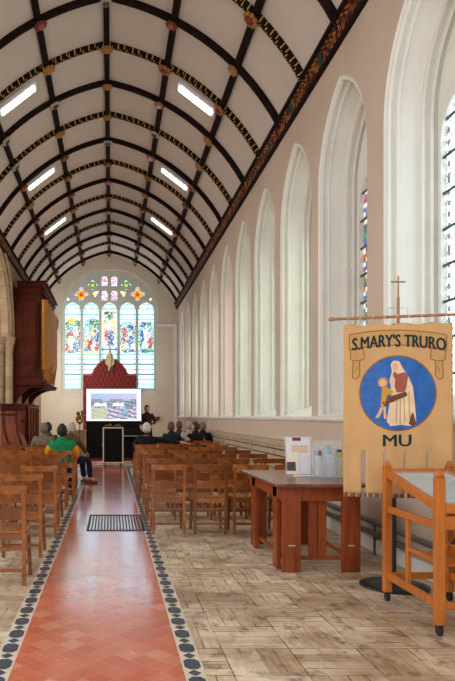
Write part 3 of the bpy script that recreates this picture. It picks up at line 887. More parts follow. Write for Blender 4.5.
def decal(pts, off, mi, b):   # pts in banner local coords
    n = len(pts); cx = sum(p[0] for p in pts)/n; cz = sum(p[1] for p in pts)/n
    vs = [(cx, wav(cx, cz)-off, cz)]
    K = 3
    for k in range(1, K+1):
        for p in pts:
            x = cx+(p[0]-cx)*k/K; z = cz+(p[1]-cz)*k/K; vs.append((x, wav(x, z)-off, z))
    fs = [(0, 1+i, 1+(i+1) % n) for i in range(n)]
    for k in range(1, K):
        for i in range(n): a = 1+(k-1)*n; c = 1+k*n; fs.append((a+i, c+i, c+(i+1) % n, a+(i+1) % n))
    b.add(vs, fs, mi)
def circ(px, py, rx, ry, n=24, a0=0): return [bp(px+rx*math.cos(2*PI*i/n), py+ry*math.sin(2*PI*i/n)) for i in range(n)]
def P(*pts): return [bp(343.6+(x-55)/2.96, 325.8+(y-165)/2.96) for x, y in pts]   # coordinates on the cloth
b = MB()
decal(circ(398.5, 393.3, 38.8, 38, 48), .006, 0, b); decal(circ(398.5, 393.3, 37.6, 36.8, 48), .0075, 1, b)
b.build('roundel', ['sand_d', 'bblue'], bn, fix=False)
b = MB()
decal(P((205, 268), (222, 270), (232, 290), (247, 312), (262, 345), (268, 400), (272, 450), (262, 462), (225, 458), (195, 462), (184, 448), (190, 410), (198, 370), (196, 340), (192, 330), (200, 300), (196, 280)), .009, 0, b)
decal(P((262, 420), (272, 452), (262, 463), (250, 455), (256, 430)), .0102, 3, b)
decal(P((206, 300), (218, 308), (238, 302), (248, 312), (243, 345), (238, 362), (214, 362), (208, 345), (210, 325), (203, 312)), .0105, 1, b)
decal(P((170, 392), (200, 372), (242, 360), (246, 372), (215, 385), (178, 402)), .011, 3, b)
decal([(p[0], p[1]) for p in circ(396, 367.0, 3.0, 4.2, 14)], .011, 2, b)
decal(circ(383.5, 382.5, 5.4, 5.2, 18), .0098, 4, b); decal(circ(383.5, 383, 3.6, 3.8, 14), .011, 2, b)
decal(P((170, 348), (184, 346), (194, 352), (206, 360), (200, 368), (186, 366), (184, 380), (176, 408), (166, 408), (168, 380)), .0105, 5, b)
decal(P((166, 406), (174, 408), (168, 425), (160, 438), (150, 438), (158, 424)), .0108, 2, b)
decal(P((174, 406), (181, 404), (182, 425), (184, 440), (176, 440), (175, 425)), .0108, 2, b)
for pl in (((215, 375), (212, 455)), ((235, 375), (238, 452)), ((250, 360), (252, 440)), ((225, 380), (224, 456))):
    a_, c_ = pl; decal(P((a_[0]-.8, a_[1]), (a_[0]+.8, a_[1]), (c_[0]+.8, c_[1]), (c_[0]-.8, c_[1])), .0115, 6, b)
b.build('figure_embroidery', ['cream', 'rose', 'skinsilk', 'brown', 'gold', 'ochre', 'sand_d'], bn, fix=False)
# scroll
b = MB()
def arcs(y_off, n=20, x0=72, x1=360): 
    return [(x0+(x1-x0)*i/n, y_off-14*(1-(2*i/n-1)**2)) for i in range(n+1)]
up = arcs(192); lo = arcs(236)
def strip(pts, w, off, mi, b):
    for p, q in zip(pts[:-1], pts[1:]):
        dx, dy = q[0]-p[0], q[1]-p[1]; L = math.hypot(dx, dy) or 1; nx_, ny_ = -dy/L*w/2, dx/L*w/2
        decal(P((p[0]+nx_, p[1]+ny_), (q[0]+nx_, q[1]+ny_), (q[0]-nx_, q[1]-ny_), (p[0]-nx_, p[1]-ny_)), off, mi, b)
for i in range(20):
    decal(P(up[i], up[i+1], lo[i+1], lo[i]), .005, 0, b)
strip(up, 2.6, .0065, 1, b); strip(lo, 2.6, .0065, 1, b); strip([up[0], lo[0]], 2.6, .0065, 1, b); strip([up[-1], lo[-1]], 2.6, .0065, 1, b)
for sx in (0, 1):
    f = (lambda x: x) if not sx else (lambda x: 432-x)
    q = [(f(x), y) for x, y in ((76, 238), (116, 232), (118, 262), (104, 268), (104, 312), (92, 324), (82, 318), (84, 270), (76, 262))]
    decal(P(*q), .0052, 0, b); strip(q+[q[0]], 2.4, .0068, 1, b); strip([(f(84), 268), (f(104), 268)], 2.2, .0069, 1, b); strip([(f(90), 300), (f(100), 285)], 2, .0069, 1, b)
b.build('scroll', ['scroll', 'sand_d'], bn, fix=False)
def text_mesh(txt, size, off=.0, sp=1.0):
    cu = bpy.data.curves.new('t', 'FONT'); cu.body = txt; cu.size = size; cu.offset = off; cu.align_x = 'CENTER'; cu.space_character = sp; cu.resolution_u = 3
    o = bpy.data.objects.new('t', cu); C.objects.link(o); return eval_mesh(o, 'lettering')
def put_text(txt, cpx, cpy, hpx, wpx, bend, off):
    me = text_mesh(txt, 1, 0)
    xs_ = [v.co.x for v in me.vertices]; ys_ = [v.co.y for v in me.vertices]
    x0, x1, y0, y1 = min(xs_), max(xs_), min(ys_), max(ys_)
    for v in me.vertices:
        u = (v.co.x-(x0+x1)/2)/(x1-x0); w = (v.co.y-(y0+y1)/2)/(y1-y0)
        x, z = bp(cpx+u*wpx, cpy-w*hpx+bend*(2*u)**2)
        v.co = (x, wav(x, z)-off, z)
    me.materials.clear(); me.materials.append(M['teal'])
    bmx = bmesh.new(); bmx.from_mesh(me); g0 = bmx.verts[:]+bmx.edges[:]+bmx.faces[:]
    for dx, dy, dz in ((.007, -.0004, 0), (.0035, -.0008, .002), (.0035, -.0012, -.002)):
        d_ = bmesh.ops.duplicate(bmx, geom=g0)
        for q_ in d_['geom']:
            if isinstance(q_, bmesh.types.BMVert): q_.co += Vector((dx, dy, dz))
    bmx.to_mesh(me); bmx.free()
    o = bpy.data.objects.new('lettering', me); C.objects.link(o); o.parent = bn
put_text("S.MARY'S TRURO", 398.8, 340.5, 12.5, 93, 4.0, .0085)
put_text("MU", 397.5, 440.5, 11.5, 28, 0, .0055)
# rod, finials and lacing
b = MB(); b.tube([(-.08, -.03, 1.452), (BW+.06, -.03, 1.458)], .012, 10); b.build('rod', 'rod', bn)
b = MB(); b.lathe([(.004, -.03), (.016, -.02), (.018, 0), (.014, .015), (.016, .02), (.010, .03)], (0, 0, 0), 10)
o = b.build('finial', 'rod', bn); o.location = (-.095, -.03, 1.452); o.rotation_euler = (0, PI/2, 0)
b = MB(); n = 9
for i in range(n):
    xa = BW*(i+.02)/n; xm = BW*(i+.5)/n; xb = BW*(i+.98)/n
    b.tube([(xa, -.002, BH-.008), (xm, -.042, 1.47), (xb, -.002, BH-.008)], .0022, 5)
    b.tube([(xm-.02, -.03, 1.436), (xm-.01, -.046, 1.455), (xm, -.03, 1.472), (xm+.008, -.016, 1.455)], .0028, 5)
b.build('lacing', 'cream', bn)

# ------------------------------------------------------------------ display trolley
tr = thing('display_trolley', 'orange pine display trolley with sloping glazed top on castors', 'display trolley', (2.415, 4.63, 0))
for sx in (-1, 1):
    for sy in (-1, 1):
        x, y = sx*.245, sy*.40; b = MB(); w = .029; ht = 1.09 if sy > 0 else 1.09
        b.box(x-w, x+w, y-w, y+w, .075, ht-.045)
        b.box(x-w*.86, x+w*.86, y-w*.86, y+w*.86, ht-.045, ht-.035)
        b.hexa([(x-w, y-w, ht-.035), (x+w, y-w, ht-.035), (x+w, y+w, ht-.035), (x-w, y+w, ht-.035)], [(x-w*.35, y-w*.35, ht+.012), (x+w*.35, y-w*.35, ht+.012), (x+w*.35, y+w*.35, ht+.012), (x-w*.35, y+w*.35, ht+.012)])
        pst = b.build('post', 'trolley', tr, .004)
        b = MB(); b.tube([(x-.012, y, .035), (x+.012, y, .035)], .034, 14); b.box(x-.018, x+.018, y-.018, y+.018, .055, .076)
        b.build('castor', 'iron', tr)
for sx in (-1, 1):
    x = sx*.245
    for z0, z1 in ((.175, .235), (.70, .75)): MB().box(x-.013, x+.013, -.37, .37, z0, z1).build('side_rail', 'trolley', tr, .004)
for sy in (-1, 1): MB().box(-.215, .215, sy*.40-.013, sy*.40+.013, .175, .225).build('end_rail', 'trolley', tr, .004)
MB().box(-.215, .215, -.413, -.387, .70, .79).build('end_rail', 'trolley', tr, .004)
MB().box(-.262, -.232, .02, .055, .235, .70).build('baluster', 'trolley', tr, .003)
MB().box(.232, .262, .02, .055, .235, .70).build('baluster', 'trolley', tr, .003)
b = MB(); b.box(-.24, .24, -.39, .05, .455, .47); b.box(-.258, -.234, -.37, .02, .47, .50); b.build('shelf', 'trolley', tr, .003)
def zsl(y): return .87+(y+.37)/.74*.15
b = MB(); 
for (x0, x1, ya, yb) in ((-.262, -.225, -.37, .37), (.225, .262, -.37, .37), (-.225, .225, -.42, -.385), (-.225, .225, .385, .42)):
    b.hexa([(x0, ya, zsl(ya)-.05), (x1, ya, zsl(ya)-.05), (x1, yb, zsl(yb)-.05), (x0, yb, zsl(yb)-.05)], [(x0, ya, zsl(ya)+.01), (x1, ya, zsl(ya)+.01), (x1, yb, zsl(yb)+.01), (x0, yb, zsl(yb)+.01)])
b.build('tray_frame', 'trolley', tr, .003)
rn = random.Random(9)
def doc(a, y):
    if abs(a) > .19 or abs(y) > .34: return lin(214, 222, 216)
    if (y*40) % 2 < .5 and rn.random() < .5: return lin(150, 170, 172)
    return tuple(v*rn.uniform(.85, 1.05) for v in lin(176, 200, 196))
paint_grid('displayed_sheet', -.225, .225, -.385, .385, .02, doc, lambda a, y: (a, y, zsl(y)-.02), 'print', tr)
b = MB(); y0, y1 = -.385, .385
b.hexa([(-.225, y0, zsl(y0)-.004), (.225, y0, zsl(y0)-.004), (.225, y1, zsl(y1)-.004), (-.225, y1, zsl(y1)-.004)], [(-.225, y0, zsl(y0)+.001), (.225, y0, zsl(y0)+.001), (.225, y1, zsl(y1)+.001), (-.225, y1, zsl(y1)+.001)])
b.build('glass_top', 'acrylic', tr)
bk = thing('basket', 'round wooden basket with black handle on the display trolley shelf', 'basket', (2.48, 4.40, .47))
MB().lathe([(.10, 0), (.13, .04), (.14, .09), (.15, .10), (.13, .10), (.12, .04), (.05, .02)], n=18).build('bowl', 'trolley', bk)
MB().tube([(-.13, 0, .10), (-.1, 0, .17), (0, 0, .2), (.1, 0, .17), (.13, 0, .10)], .008, 6).build('handle', 'iron', bk)

# ------------------------------------------------------------------ organ case on the left wall
og = thing('organ_case', 'dark mahogany organ case with gilded pipes high on the left wall', 'organ', (XL+.02, 19.6, 2.4))
b = MB(); b.box(-.0, .72, 0, 3.9, .1, 2.75)
b.box(.03, .69, -.02, 0, .25, 1.35); b.box(.03, .69, -.02, 0, 1.45, 2.6)
b.build('case', 'organ', og, .01)
b = MB()
for (z0, z1, o_) in ((2.70, 2.78, .03), (2.78, 2.84, .07), (2.84, 2.98, .11), (2.98, 3.02, .16), (3.02, 3.14, .22), (3.14, 3.18, .30)):
    b.box(0 if z1 < 3 else .12, .72+o_, -o_*.6, 3.95+o_*.3, z0, z1)
for k in range(14): b.box(.72+.1, .72+.2, .1+.27*k, .1+.27*k+.12, 2.84, 3.0)
b.build('crown_moulding', 'organ', og, .008)
b = MB()
for (z0, z1, o_) in ((.0, .05, .22), (.05, .12, .26), (.12, .18, .16)): b.box(0, .72+o_, -o_*.4, 4.1, z0, z1)
b.build('lower_moulding', 'organ', og, .008)
for yy in (.12, 2.0, 3.85):
    prof = [(0, 0), (.9, 0)]+[(.9-.9*math.sin(t)*.98, -.75+.75*math.cos(t)) for t in [i*PI/2/10 for i in range(1, 11)]]+[(0, -.85)]
    MB().prism(prof, lambda a, z, yy=yy: (a, yy-.1, z), lambda a, z, yy=yy: (a, yy+.1, z)).build('bracket', 'organ', og)
n = 6
for k in range(n):
    yy = .28+k*.66; zt_ = 2.66; zb = .50+.14*(k % 3)
    b = MB(); b.lathe([(.04, .18), (.115, zb), (.14, zb+.02), (.14, zb+.05), (.13, zb+.06), (.13, zt_)], (.90, yy, 0), 14); b.build('pipe', 'pipe', og)
b = MB(); b.box(.70, .74, .0, 3.9, .18, 2.7); b.build('pipe_backboard', 'organ', og)

# wooden stall below it
st = thing('organ_console', 'panelled mahogany console with flared base below the organ case', 'organ console', (XL+.01, 17.3, 0))
prof = [(0, 0), (.84, 0), (.82, .12), (.74, .40), (.60, .72), (.50, 1.0), (.46, 1.3), (.46, 1.62), (0, 1.62)]
sm_ = lambda a, z: z
b = MB(); b.prism(prof, lambda a, z: (a, 0, z), lambda a, z: (a, .75, z)); b.build('body', 'organ_mid', st)
b = MB()
for o_, z0, z1 in ((.02, 1.60, 1.66), (.06, 1.66, 1.74), (.10, 1.74, 1.80)): b.box(-.0, .48+o_, -o_, .78, z0, z1)
b.build('top_moulding', 'organ', st, .008)
b = MB()
edge = [(.82, .12), (.74, .40), (.60, .72), (.50, 1.0), (.46, 1.3), (.46, 1.60)]
for p, q in zip(edge[:-1], edge[1:]): b.beam((p[0]-.03, -.015, p[1]), (q[0]-.03, -.015, q[1]), .05, .05)
for p, q in zip(edge[:-1], edge[1:]): b.beam((p[0]-.38, -.015, p[1]), (q[0]-.38, -.015, q[1]), .05, .05)
b.beam((0, -.015, 1.5), (.46, -.015, 1.5), .04, .06); b.beam((0, -.015, .2), (.76, -.015, .2), .04, .08)
b.build('ribs', 'organ', st)
sc = thing('organ_screen', 'tall panelled wooden screen between the organ console and the end wall', 'screen', (XL+.01, 18.5, 0))
b = MB(); b.box(0, .58, 0, .06, 0, 1.75); b.box(.52, .58, 0, 2.6, 0, 1.75); b.build('panel', 'organ_mid', sc, .004)
b = MB()
for x in (.02, .27, .50): b.box(x, x+.05, -.03, 0, .05, 1.72)
for z in (.1, 1.3, 1.66): b.box(.02, .56, -.028, 0, z, z+.06)
for yy in (0, .65, 1.3, 1.95, 2.55): b.box(.58, .61, yy, yy+.06, .05, 1.72)
b.box(-.0, .62, -.05, 2.65, 1.75, 1.81)
b.build('frame', 'organ', sc, .004)

# ------------------------------------------------------------------ altar end: reredos, crucifix, screen, case, desk
FZ = .10
rd = thing('reredos', 'crimson patterned reredos with stepped arched top under the east window', 'reredos', (-.05, YE-.12, FZ))
prof = [(-1.14, 0), (1.14, 0), (1.14, 3.12), (.76, 3.12)]
for i in range(13):
    t = i*PI/12; 
prof += [(.74, 3.2), (.66, 3.38), (.5, 3.58), (.3, 3.74), (0, 3.84), (-.3, 3.74), (-.5, 3.58), (-.66, 3.38), (-.74, 3.2), (-.76, 3.12), (-1.14, 3.12)]
MB().prism(prof, lambda a, z: (a, 0, z), lambda a, z: (a, .08, z)).build('damask_panel', 'damask', rd)
b = MB()
pp = prof[2:]
for p, q in zip(pp[:-1], pp[1:]): b.beam((p[0], .04, p[1]), (q[0], .04, q[1]), .12, .05)
b.build('moulding', 'rose', rd)
cf = thing('crucifix', 'small carved pale crucifix standing on top of the reredos', 'crucifix', (-.05, YE-.19, 3.45))
b = MB(); b.prism([(-.16, 0), (0, .0), (.1, -.1), (.16, .1), (.10, .3), (0, .6), (-.1, .3)], lambda a, z: (a, -.04, z), lambda a, z: (a, .04, z)); b.build('bracket', 'brown', cf)
b = MB(); b.prism([(-.05, .1), (-.2, .25), (-.16, .55), (0, .82), (.16, .55), (.2, .25), (.05, .1)], lambda a, z: (a, -.05, z), lambda a, z: (a, -.02, z)); b.tube([(0, -.05, .95), (0, -.05, .85), (0, -.06, .6), (.02, -.07, .4), (.0, -.06, .15), (-.05, -.06, -.05)], [.035, .05, .085, .075, .05, .025], 8); b.tube([(-.13, -.05, .5), (0, -.05, .68), (.13, -.05, .5)], .025, 6); b.ell((0, -.06, .93), (.05, .05, .06)); b.build('figure', 'cream_wood', cf)

tv = thing('display_screen', 'large flat screen showing a slide of white domes, above black stand', 'screen', (.09, 21.0, FZ))
b = MB(); b.box(-.925, .925, 0, .07, 1.18, 2.28); b.build('bezel', 'iron', tv, .008)
srn = random.Random(4)
def slide(a, z):
    u = (a+.9)/1.8; v = (z-1.205)/1.05
    if u < .085 or u > .92 or v < .06 or v > .86: return lin(226, 232, 246)
    v = (v-.06)/.8; u = (u-.085)/.835
    if v > .78: return lin(150+int(40*u), 178, 214)
    if v > .70: return lin(120, 136, 160) if math.sin(u*14) > -.3 else lin(160, 176, 200)
    for cx, r in ((.15, .10), (.29, .07), (.56, .10), (.68, .05)):
        if v > .48 and ((u-cx)/r)**2+((v-.48)/.17)**2 < 1: return lin(226, 228, 240)
    if ((u-.74)/.05)**2+((v-.32)/.14)**2 < 1: return lin(110, 180, 190)
    h = srn.uniform(-.4, .4)+math.sin(u*19+v*40)*.4
    if u < .35 and v < .42: return lin(166, 176, 142) if h > 0 else lin(190, 190, 166)
    if v < .45: return lin(110, 104, 130) if h > .2 else (lin(204, 206, 222) if h < -.2 else lin(150, 142, 164))
    return lin(150, 150, 172) if h > 0 else lin(90, 108, 100)
paint_grid('slide_image', -.90, .90, 1.205, 2.255, .03, slide, lambda a, z: (a, -.004, z), 'screen', tv)
b = MB(); b.box(-.90, .86, .0, .30, 0, 1.18); b.build('skirted_stand', 'black', tv, .01)
fc = thing('flight_case', 'upright black flight case with aluminium edges standing in the aisle', 'flight case', (.06, 18.65, .003))
b = MB(); b.box(-.27, .27, -.22, .22, .13, 1.10); b.build('body', 'case', fc)
b = MB()
for x in (-.28, .28):
    for y in (-.23, .23): b.beam((x, y, .11), (x, y, 1.12), .035, .035)
for z in (.12, 1.12):
    for y in (-.23, .23): b.beam((-.29, y, z), (.29, y, z), .03, .03)
    for x in (-.28, .28): b.beam((x, -.23, z), (x, .23, z), .03, .03)
b.build('edging', 'alu', fc)
b = MB()
for x in (-.22, .22):
    for y in (-.17, .17): b.tube([(x-.015, y, .05), (x+.015, y, .05)], .048, 12); b.box(x-.03, x+.03, y-.03, y+.03, .09, .125)
b.build('castors', 'iron', fc)
MB().box(-.31, -.29, -.08, .08, .55, .65).build('handle', 'alu', fc)
for i, (x, w) in enumerate(((-.08, .11), (.19, .10))):
    b = MB(); b.ell((0, 0, .035), (w, .08, .04)); b.ell((w*.4, 0, .06), (w*.5, .06, .035)); o = b.build('glove', 'brown'); o.location = (x, 18.60, 1.145)
    tag(o, ('left' if i == 0 else 'right')+' small brown cloth bundle lying on top of the flight case', 'cloth', 'brown bundles on the flight case')
dk = thing('presenter_desk', 'grey folding desk right of the flight case in front of the presenter', 'desk', (.78, 20.4, FZ))
MB().box(-.42, .45, -.25, .25, .72, .75).build('desk_top', 'grey', dk, .004)
for x in (-.38, .41):
    for y in (-.2, .2): MB().box(x-.015, x+.015, y-.015, y+.015, 0, .72).build('leg', 'iron', dk)
MB().box(-.40, .43, .2, .21, .1, .70).build('modesty_panel', 'black', dk)
bg_ = thing('laptop_bag', 'black padded bag lying on the grey presenter desk', 'bag', (.72, 20.35, FZ+.75))
b = MB(); b.hexa([(-.28, -.12, 0), (.28, -.12, 0), (.28, .12, 0), (-.28, .12, 0)], [(-.22, -.07, .20), (.24, -.07, .22), (.24, .07, .22), (-.22, .07, .20)]); b.build('body', 'black', bg_, .03)
MB().tube([(-.1, 0, .19), (-.08, 0, .25), (.08, 0, .25), (.1, 0, .2)], .012, 6).build('handle', 'black', bg_)

at_ = thing('side_altar', 'cream wooden side table against the end wall left of the screen', 'table', (-1.35, 24.6, FZ))
MB().box(-.42, .42, -.25, .25, .78, .84).build('table_top', 'cream_wood', at_, .006)
b = MB(); b.box(-.38, .38, -.22, .22, .04, .78); b.build('body', 'cream_wood', at_, .006)
b = MB()
for x in (-.36, -.02, .32): b.box(x, x+.05, -.24, -.22, .04, .78)
b.build('pilaster', 'cream_wood', at_)
cs = thing('flower_stand', 'slim brass stand with golden flowers left of the screen', 'flower stand', (-1.18, 24.15, FZ))
cs.location.z = FZ
b = MB(); b.lathe([(.14, 0), (.12, .03), (.03, .08), (.025, .5), (.05, .55), (.025, .6), (.02, 1.05), (.10, 1.1), (.12, 1.16)], n=12); b.build('stand', 'brass', cs)
b = MB(); rr_ = random.Random(2)
for k in range(26): b.ell((rr_.uniform(-.13, .13), rr_.uniform(-.1, .1), 1.2+rr_.uniform(0, .34)), (.05, .05, .045), 6, 5, rr_.randrange(2))
b.build('flowers', ['ochre', 'gold'], cs)
sp = thing('loudspeaker', 'small dark loudspeaker bracketed high on the end wall beside the organ', 'loudspeaker', (-2.38, YE-.22, 5.35))
b = MB(); b.hexa([(-.12, -.12, -.2), (.12, -.12, -.2), (.12, .08, -.2), (-.12, .08, -.2)], [(-.14, -.16, .2), (.14, -.16, .2), (.14, .08, .2), (-.14, .08, .2)]); b.build('cabinet', 'iron', sp, .01)
MB().box(-.03, .03, .08, .22, -.04, .04).build('bracket', 'iron', sp)
wb = MB(); wb.box(-.14, .14, 0, .12, -.04, .04); wb.box(-.11, .11, .04, .12, -.14, -.04); o = wb.build('wall_bracket_shelf', 'brown'); o.location = (1.95, YE-.12, 1.40)
tag(o, 'small brown wooden shelf on the end wall right of the presenter', 'shelf')

# ------------------------------------------------------------------ people
def skin_mesh(name, verts, edges, mat, parent, sub=1):
    me = bpy.data.meshes.new(name); me.from_pydata([v[:3] for v in verts], edges, [])
    o = bpy.data.objects.new('tmp', me); C.objects.link(o)
    sk = o.modifiers.new('s', 'SKIN'); sk.use_smooth_shade = True
    ly = me.skin_vertices[0].data if me.skin_vertices else None
    if ly is None:
        bm = bmesh.new(); bm.from_mesh(me); bm.verts.layers.skin.verify(); bm.to_mesh(me); bm.free(); ly = me.skin_vertices[0].data
    for i, v in enumerate(verts):
        r = v[3]; ly[i].radius = (r if isinstance(r, tuple) else (r, r)); ly[i].use_root = (i == 0)
    sb = o.modifiers.new('b', 'SUBSURF'); sb.levels = sub; sb.render_levels = sub
    me2 = eval_mesh(o, name); me2.materials.clear(); me2.materials.append(mat)
    for p in me2.polygons: p.use_smooth = True; p.material_index = 0
    r = bpy.data.objects.new(name, me2); C.objects.link(r); r.parent = parent
    return r
skinm = plain('skin', lin(206, 150, 124), .55, .05, 10)
def cloth(name, c): return plain(name, lin(*c), .85, .2, 14, spec=.2)
def person(label, loc, rz, hair, top, legs, seated=True, arms=None, turn=0, vest=None, head_dx=0, dz=0, skirt=False, leg_turn=0):
    """facing local +Y; seated with the pelvis over the origin"""
    r = thing('person', label, 'person', loc, rz)
    H = .0 if seated else .42
    ph = .53+H if seated else .95     # pelvis height
    up = ph-.53
    sh = .995+up; nk = 1.08+up; hd = 1.19+up
    A = arms or {}
    arm = {}
    for s in (-1, 1):
        arm[s] = A.get(s) or [(s*.25, .05, .78+up), (s*.17, .28, .66+up)]
    ct, stt = math.cos(leg_turn), math.sin(leg_turn)
    def lr(x, y, z): return (x*ct+y*stt, -x*stt+y*ct, z)
    def leg(s):
        if seated: return [(s*.095, .0, ph), lr(s*.12, .42, .53), lr(s*.12, .46, .11), lr(s*.125, .60, .06)]
        return [(s*.095, 0, ph), (s*.10, .02, .50), (s*.10, 0, .09), (s*.11, .13, .04)]
    # body
    v = [(0, 0, ph, .105)]; e = []
    def chain(start, pts):
        k = start
        for p in pts: v.append(p); e.append((k, len(v)-1)); k = len(v)-1
        return k
    c1 = chain(0, [(0, -.01, .76+up, .10), (0, 0, .95+up, .09)])
    n1 = chain(c1, [(0, .01, nk, .05), (0, .012, nk+.05, .05)])
    c, s_ = math.cos(turn), math.sin(turn)
    def hr(x, y): return (head_dx+x*c+y*s_, .015-x*s_+y*c)
    chain(n1, [(*hr(0, .005), hd-.05, .05)])
    for s in (-1, 1):
        a = arm[s]
        w = chain(c1, [(s*.17, 0, sh-.05, .045), (*a[0], .04), (*a[1], .026)])
        d = (Vector(a[1])-Vector(a[0])).normalized(); side = Vector((0, 0, 1)).cross(d).normalized()*(s)
        if side.length < .5: side = Vector((0, 1, 0))
        pm = Vector(a[1])+d*.07; p = chain(w, [(*pm, .026)])
        for k, (o_, L) in enumerate(((-.024, .062), (-.008, .074), (.008, .07), (.023, .056))):
            b0 = pm+side*o_+d*.02; m1 = b0+d*L*.5+Vector((0, 0, -.006)); m2 = b0+d*L+Vector((0, 0, -.02))
            chain(p, [(*b0, .0085), (*m1, .008), (*m2, .0065)])
        t0 = Vector(a[1])+d*.03-side*.03; chain(w, [(*t0, .010), (*(t0+d*.035-side*.014), .008)])
    for s in (-1, 1):
        L = leg(s); chain(0, [(*L[0], .075), (*L[1], .052), (*L[2], .034), (*L[3], .028)])
    body = skin_mesh('body', v, e, skinm, r)
    # head with brow, nose, chin and ears, part of the body mesh
    bm = bmesh.new(); bm.from_mesh(body.data)
    def grid(fn, n, m):
        rows = [[bm.verts.new(fn(PI*i/m, 2*PI*k/n)) for k in range(n)] for i in range(m+1)]
        for i in range(m):
            for k in range(n):
                f = bm.faces.new((rows[i][k], rows[i+1][k], rows[i+1][(k+1) % n], rows[i][(k+1) % n])); f.smooth = True
    def headp(t, p):
        dx, dy, dz_ = math.sin(t)*math.cos(p), math.sin(t)*math.sin(p), math.cos(t)
        lo = max(0, -dz_)
        x = .074*dx*(1-.38*lo*lo); y = .092*dy*(1-.12*lo)+.012*lo; z = .118*dz_-.004
        if dy > .3:
            y += .024*math.exp(-((x/.011)**2)-((z+.022)/.020)**2)       # nose
            y -= .010*math.exp(-(((abs(x)-.031)/.014)**2)-((z-.004)/.012)**2)   # eye sockets
            y += .005*math.exp(-((x/.026)**2)-((z+.058)/.012)**2)       # lips
            y += .006*math.exp(-((x/.022)**2)-((z+.095)/.018)**2)       # chin
        a, b_ = hr(x, y); return (a, b_, hd+z)
    grid(headp, 40, 30)
    for s in (-1, 1):
        def ear(t, p, s=s):
            a, b_ = hr(s*.076+.008*math.sin(t)*math.cos(p), -.004+.018*math.sin(t)*math.sin(p)); return (a, b_, hd-.008+.030*math.cos(t))
        grid(ear, 10, 8)
    bmesh.ops.recalc_face_normals(bm, faces=bm.faces); bm.to_mesh(body.data); bm.free()
    # face and hair
    b = MB()
    for s in (-1, 1):
        x, y = hr(s*.031, .071); b.ell((x, y, hd-.001), (.011, .009, .0065), 10, 8, 0); x, y = hr(s*.031, .078); b.ell((x, y, hd-.001), (.005, .004, .005), 8, 6, 1)
    b.build('eyes', ['paper', 'black'], r)
    x, y = hr(0, .090); b = MB(); b.ell((x, y, hd-.062), (.021, .006, .005), 8, 6); b.build('mouth', 'rose', r)
    b = MB(); hm = 'hair_%d_%d_%d' % hair
    if hm not in M: M[hm] = plain(hm, lin(*hair), .7, .25, 40)
    n, m = 28, 18; vs = []; fs = []; rh = random.Random(len(label))
    for i in range(m+1):
        t = PI*i/m
        for k in range(n):
            p = 2*PI*k/n; dx, dy, dz_ = math.sin(t)*math.cos(p), math.sin(t)*math.sin(p), math.cos(t)
            front = dy > .22 and dz_ < .50
            R = (1.16+rh.uniform(-.03, .05)) if not front else .72
            if dz_ < -.6: R *= .86
            x_, y_ = hr(dx*R*.078, dy*R*.093-.010)
            vs.append((x_, y_, hd+.006+dz_*R*.112))
    for i in range(m):
        for k in range(n): fs.append((i*n+k, (i+1)*n+k, (i+1)*n+(k+1) % n, i*n+(k+1) % n))
    b.add(vs, fs, 0, True); b.build('hair', hm, r)
    # top garment
    v = [(0, 0, ph-.02, (.19, .15))]; e = []
    c1 = chain(0, [(0, -.012, .76+up, (.18, .14)), (0, -.005, .93+up, (.19, .135)), (0, 0, 1.00+up, (.13, .10))])
    chain(c1, [(0, .004, 1.06+up, (.085, .08)), (0, .008, 1.11+up, (.066, .068))])
    for s in (-1, 1):
        a = arm[s]; chain(c1-1, [(s*.17, 0, sh-.02, .080), (*a[0], .058), (*(Vector(a[0])*.12+Vector(a[1])*.88), .042)])
    skin_mesh('top', v, e, vest or top, r)
    if vest:
        for s in (-1, 1):
            a = arm[s]; A0, A1 = Vector(a[0]), Vector(a[1]); p0 = Vector((s*.20, 0, sh-.05))
            v = [(*p0, .088), (*(p0*.4+A0*.6), .082)]; e = [(0, 1)]
            chain(1, [(*A0, .076), (*(A0*.1+A1*.9), .056)])
            skin_mesh('sleeve', v, e, top, r)
    v = [(0, 0, ph, .13)]; e = []
    for s in (-1, 1):
        L = leg(s); chain(0, [(*L[0], .10), (*L[1], .074), (*(Vector(L[2])+Vector((0, 0, .02))), .058)])
    skin_mesh('trousers', v, e, legs, r)
    for s in (-1, 1):
        L = leg(s); d = (Vector(L[3])-Vector(L[2])); d.z = 0; d.normalize()
        a = Vector(L[2]); b = MB(); z = .04
        b.tube([(*(a.xy-d.xy*.07), z+.005), (*(a.xy), z+.012), (*(a.xy+d.xy*.10), z), (*(a.xy+d.xy*.19), z-.008)], [.03, .046, .042, .026], 10); b.build('shoe', M['brown'], r)
    return r
navy = cloth('navy_wool', (26, 32, 46)); black = cloth('black_wool', (24, 24, 28)); green = cloth('green_fleece', (20, 128, 78))
yellow = cloth('amber_knit', (216, 142, 36)); denim = cloth('dark_denim', (26, 32, 54)); olive = cloth('olive_jacket', (84, 72, 48))
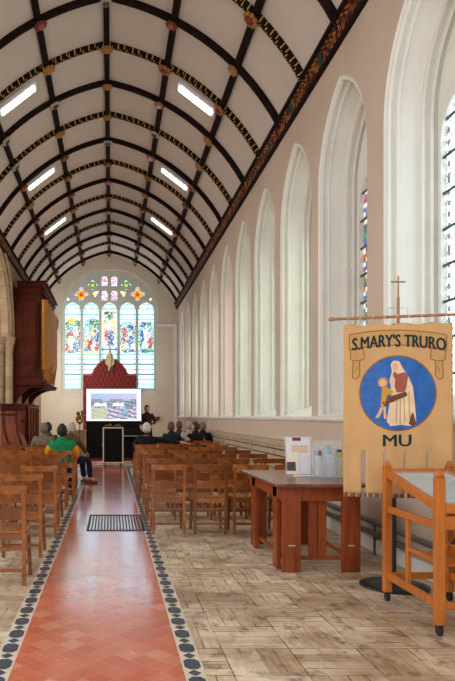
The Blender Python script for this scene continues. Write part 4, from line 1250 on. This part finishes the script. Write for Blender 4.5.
greyc = cloth('grey_tweed', (122, 108, 92)); lgrey = cloth('pale_grey_jumper', (170, 166, 160)); purple = cloth('plum_patterned', (58, 38, 48)); brownc = cloth('brown_wool', (76, 56, 44))
def lrow(k): return 5.47+1.125*k
def rrow(k): return 7.88+1.12*k
person('person in green waistcoat with amber sleeves seated left of the aisle, seen from behind', (-.86, lrow(5)+.17, 0), 0, (26, 20, 18), yellow, denim, vest=green)
person('person with pale grey hair seated beyond the green waistcoat, dark trousers stretched to the aisle', (-.88, lrow(7)+.17, 0), -.15, (176, 166, 156), olive, denim, leg_turn=.75, turn=.4, head_dx=.06,
       arms={1: [(.27, .08, .80), (.30, .36, .66)], -1: [(-.24, .06, .8), (.08, .30, .66)]})
person('person in grey tweed coat seated farther left by the organ console', (-1.42, lrow(7)+.17, 0), .1, (120, 106, 92), greyc, black)
person('person with dark brown hair seated in the farthest row by the organ screen', (-1.44, lrow(8)+.17, 0), 0, (44, 28, 20), olive, black)
person('white haired person in black coat with right arm along the chair backs', (.76, rrow(5)+.17, 0), -.08, (206, 200, 186), black, black,
       arms={1: [(.46, -.06, .93), (.76, -.10, .90)], -1: [(-.27, .02, .76), (-.2, .27, .66)]}, turn=.1)
person('brown haired person in navy jacket, leftmost of the group by the right wall', (1.50, rrow(7)+.12, 0), -.3, (98, 68, 50), navy, black, turn=.5)
person('person in brown clothes half hidden between the navy jacket and grey jumper', (1.93, 18.1, 0), .3, (84, 56, 42), brownc, black)
person('grey haired person seated in the far row against the pale wall', (2.12, 17.35, 0), .2, (160, 150, 140), lgrey, black)
person('dark haired person in pale grey jumper turned towards the navy jacket', (2.10, rrow(7)+.17, 0), .5, (58, 38, 30), lgrey, black, vest=black, turn=-.7)
person('rightmost person of the seated group, greying brown hair and black coat', (2.42, 16.85, 0), .2, (124, 104, 92), black, black)
person('standing presenter in plum patterned top behind the grey desk', (1.21, 21.5, FZ), PI, (92, 60, 46), purple, black, seated=False,
       arms={1: [(.27, .04, 1.18), (.16, .28, 1.06)], -1: [(-.27, .04, 1.18), (-.16, .28, 1.06)]})
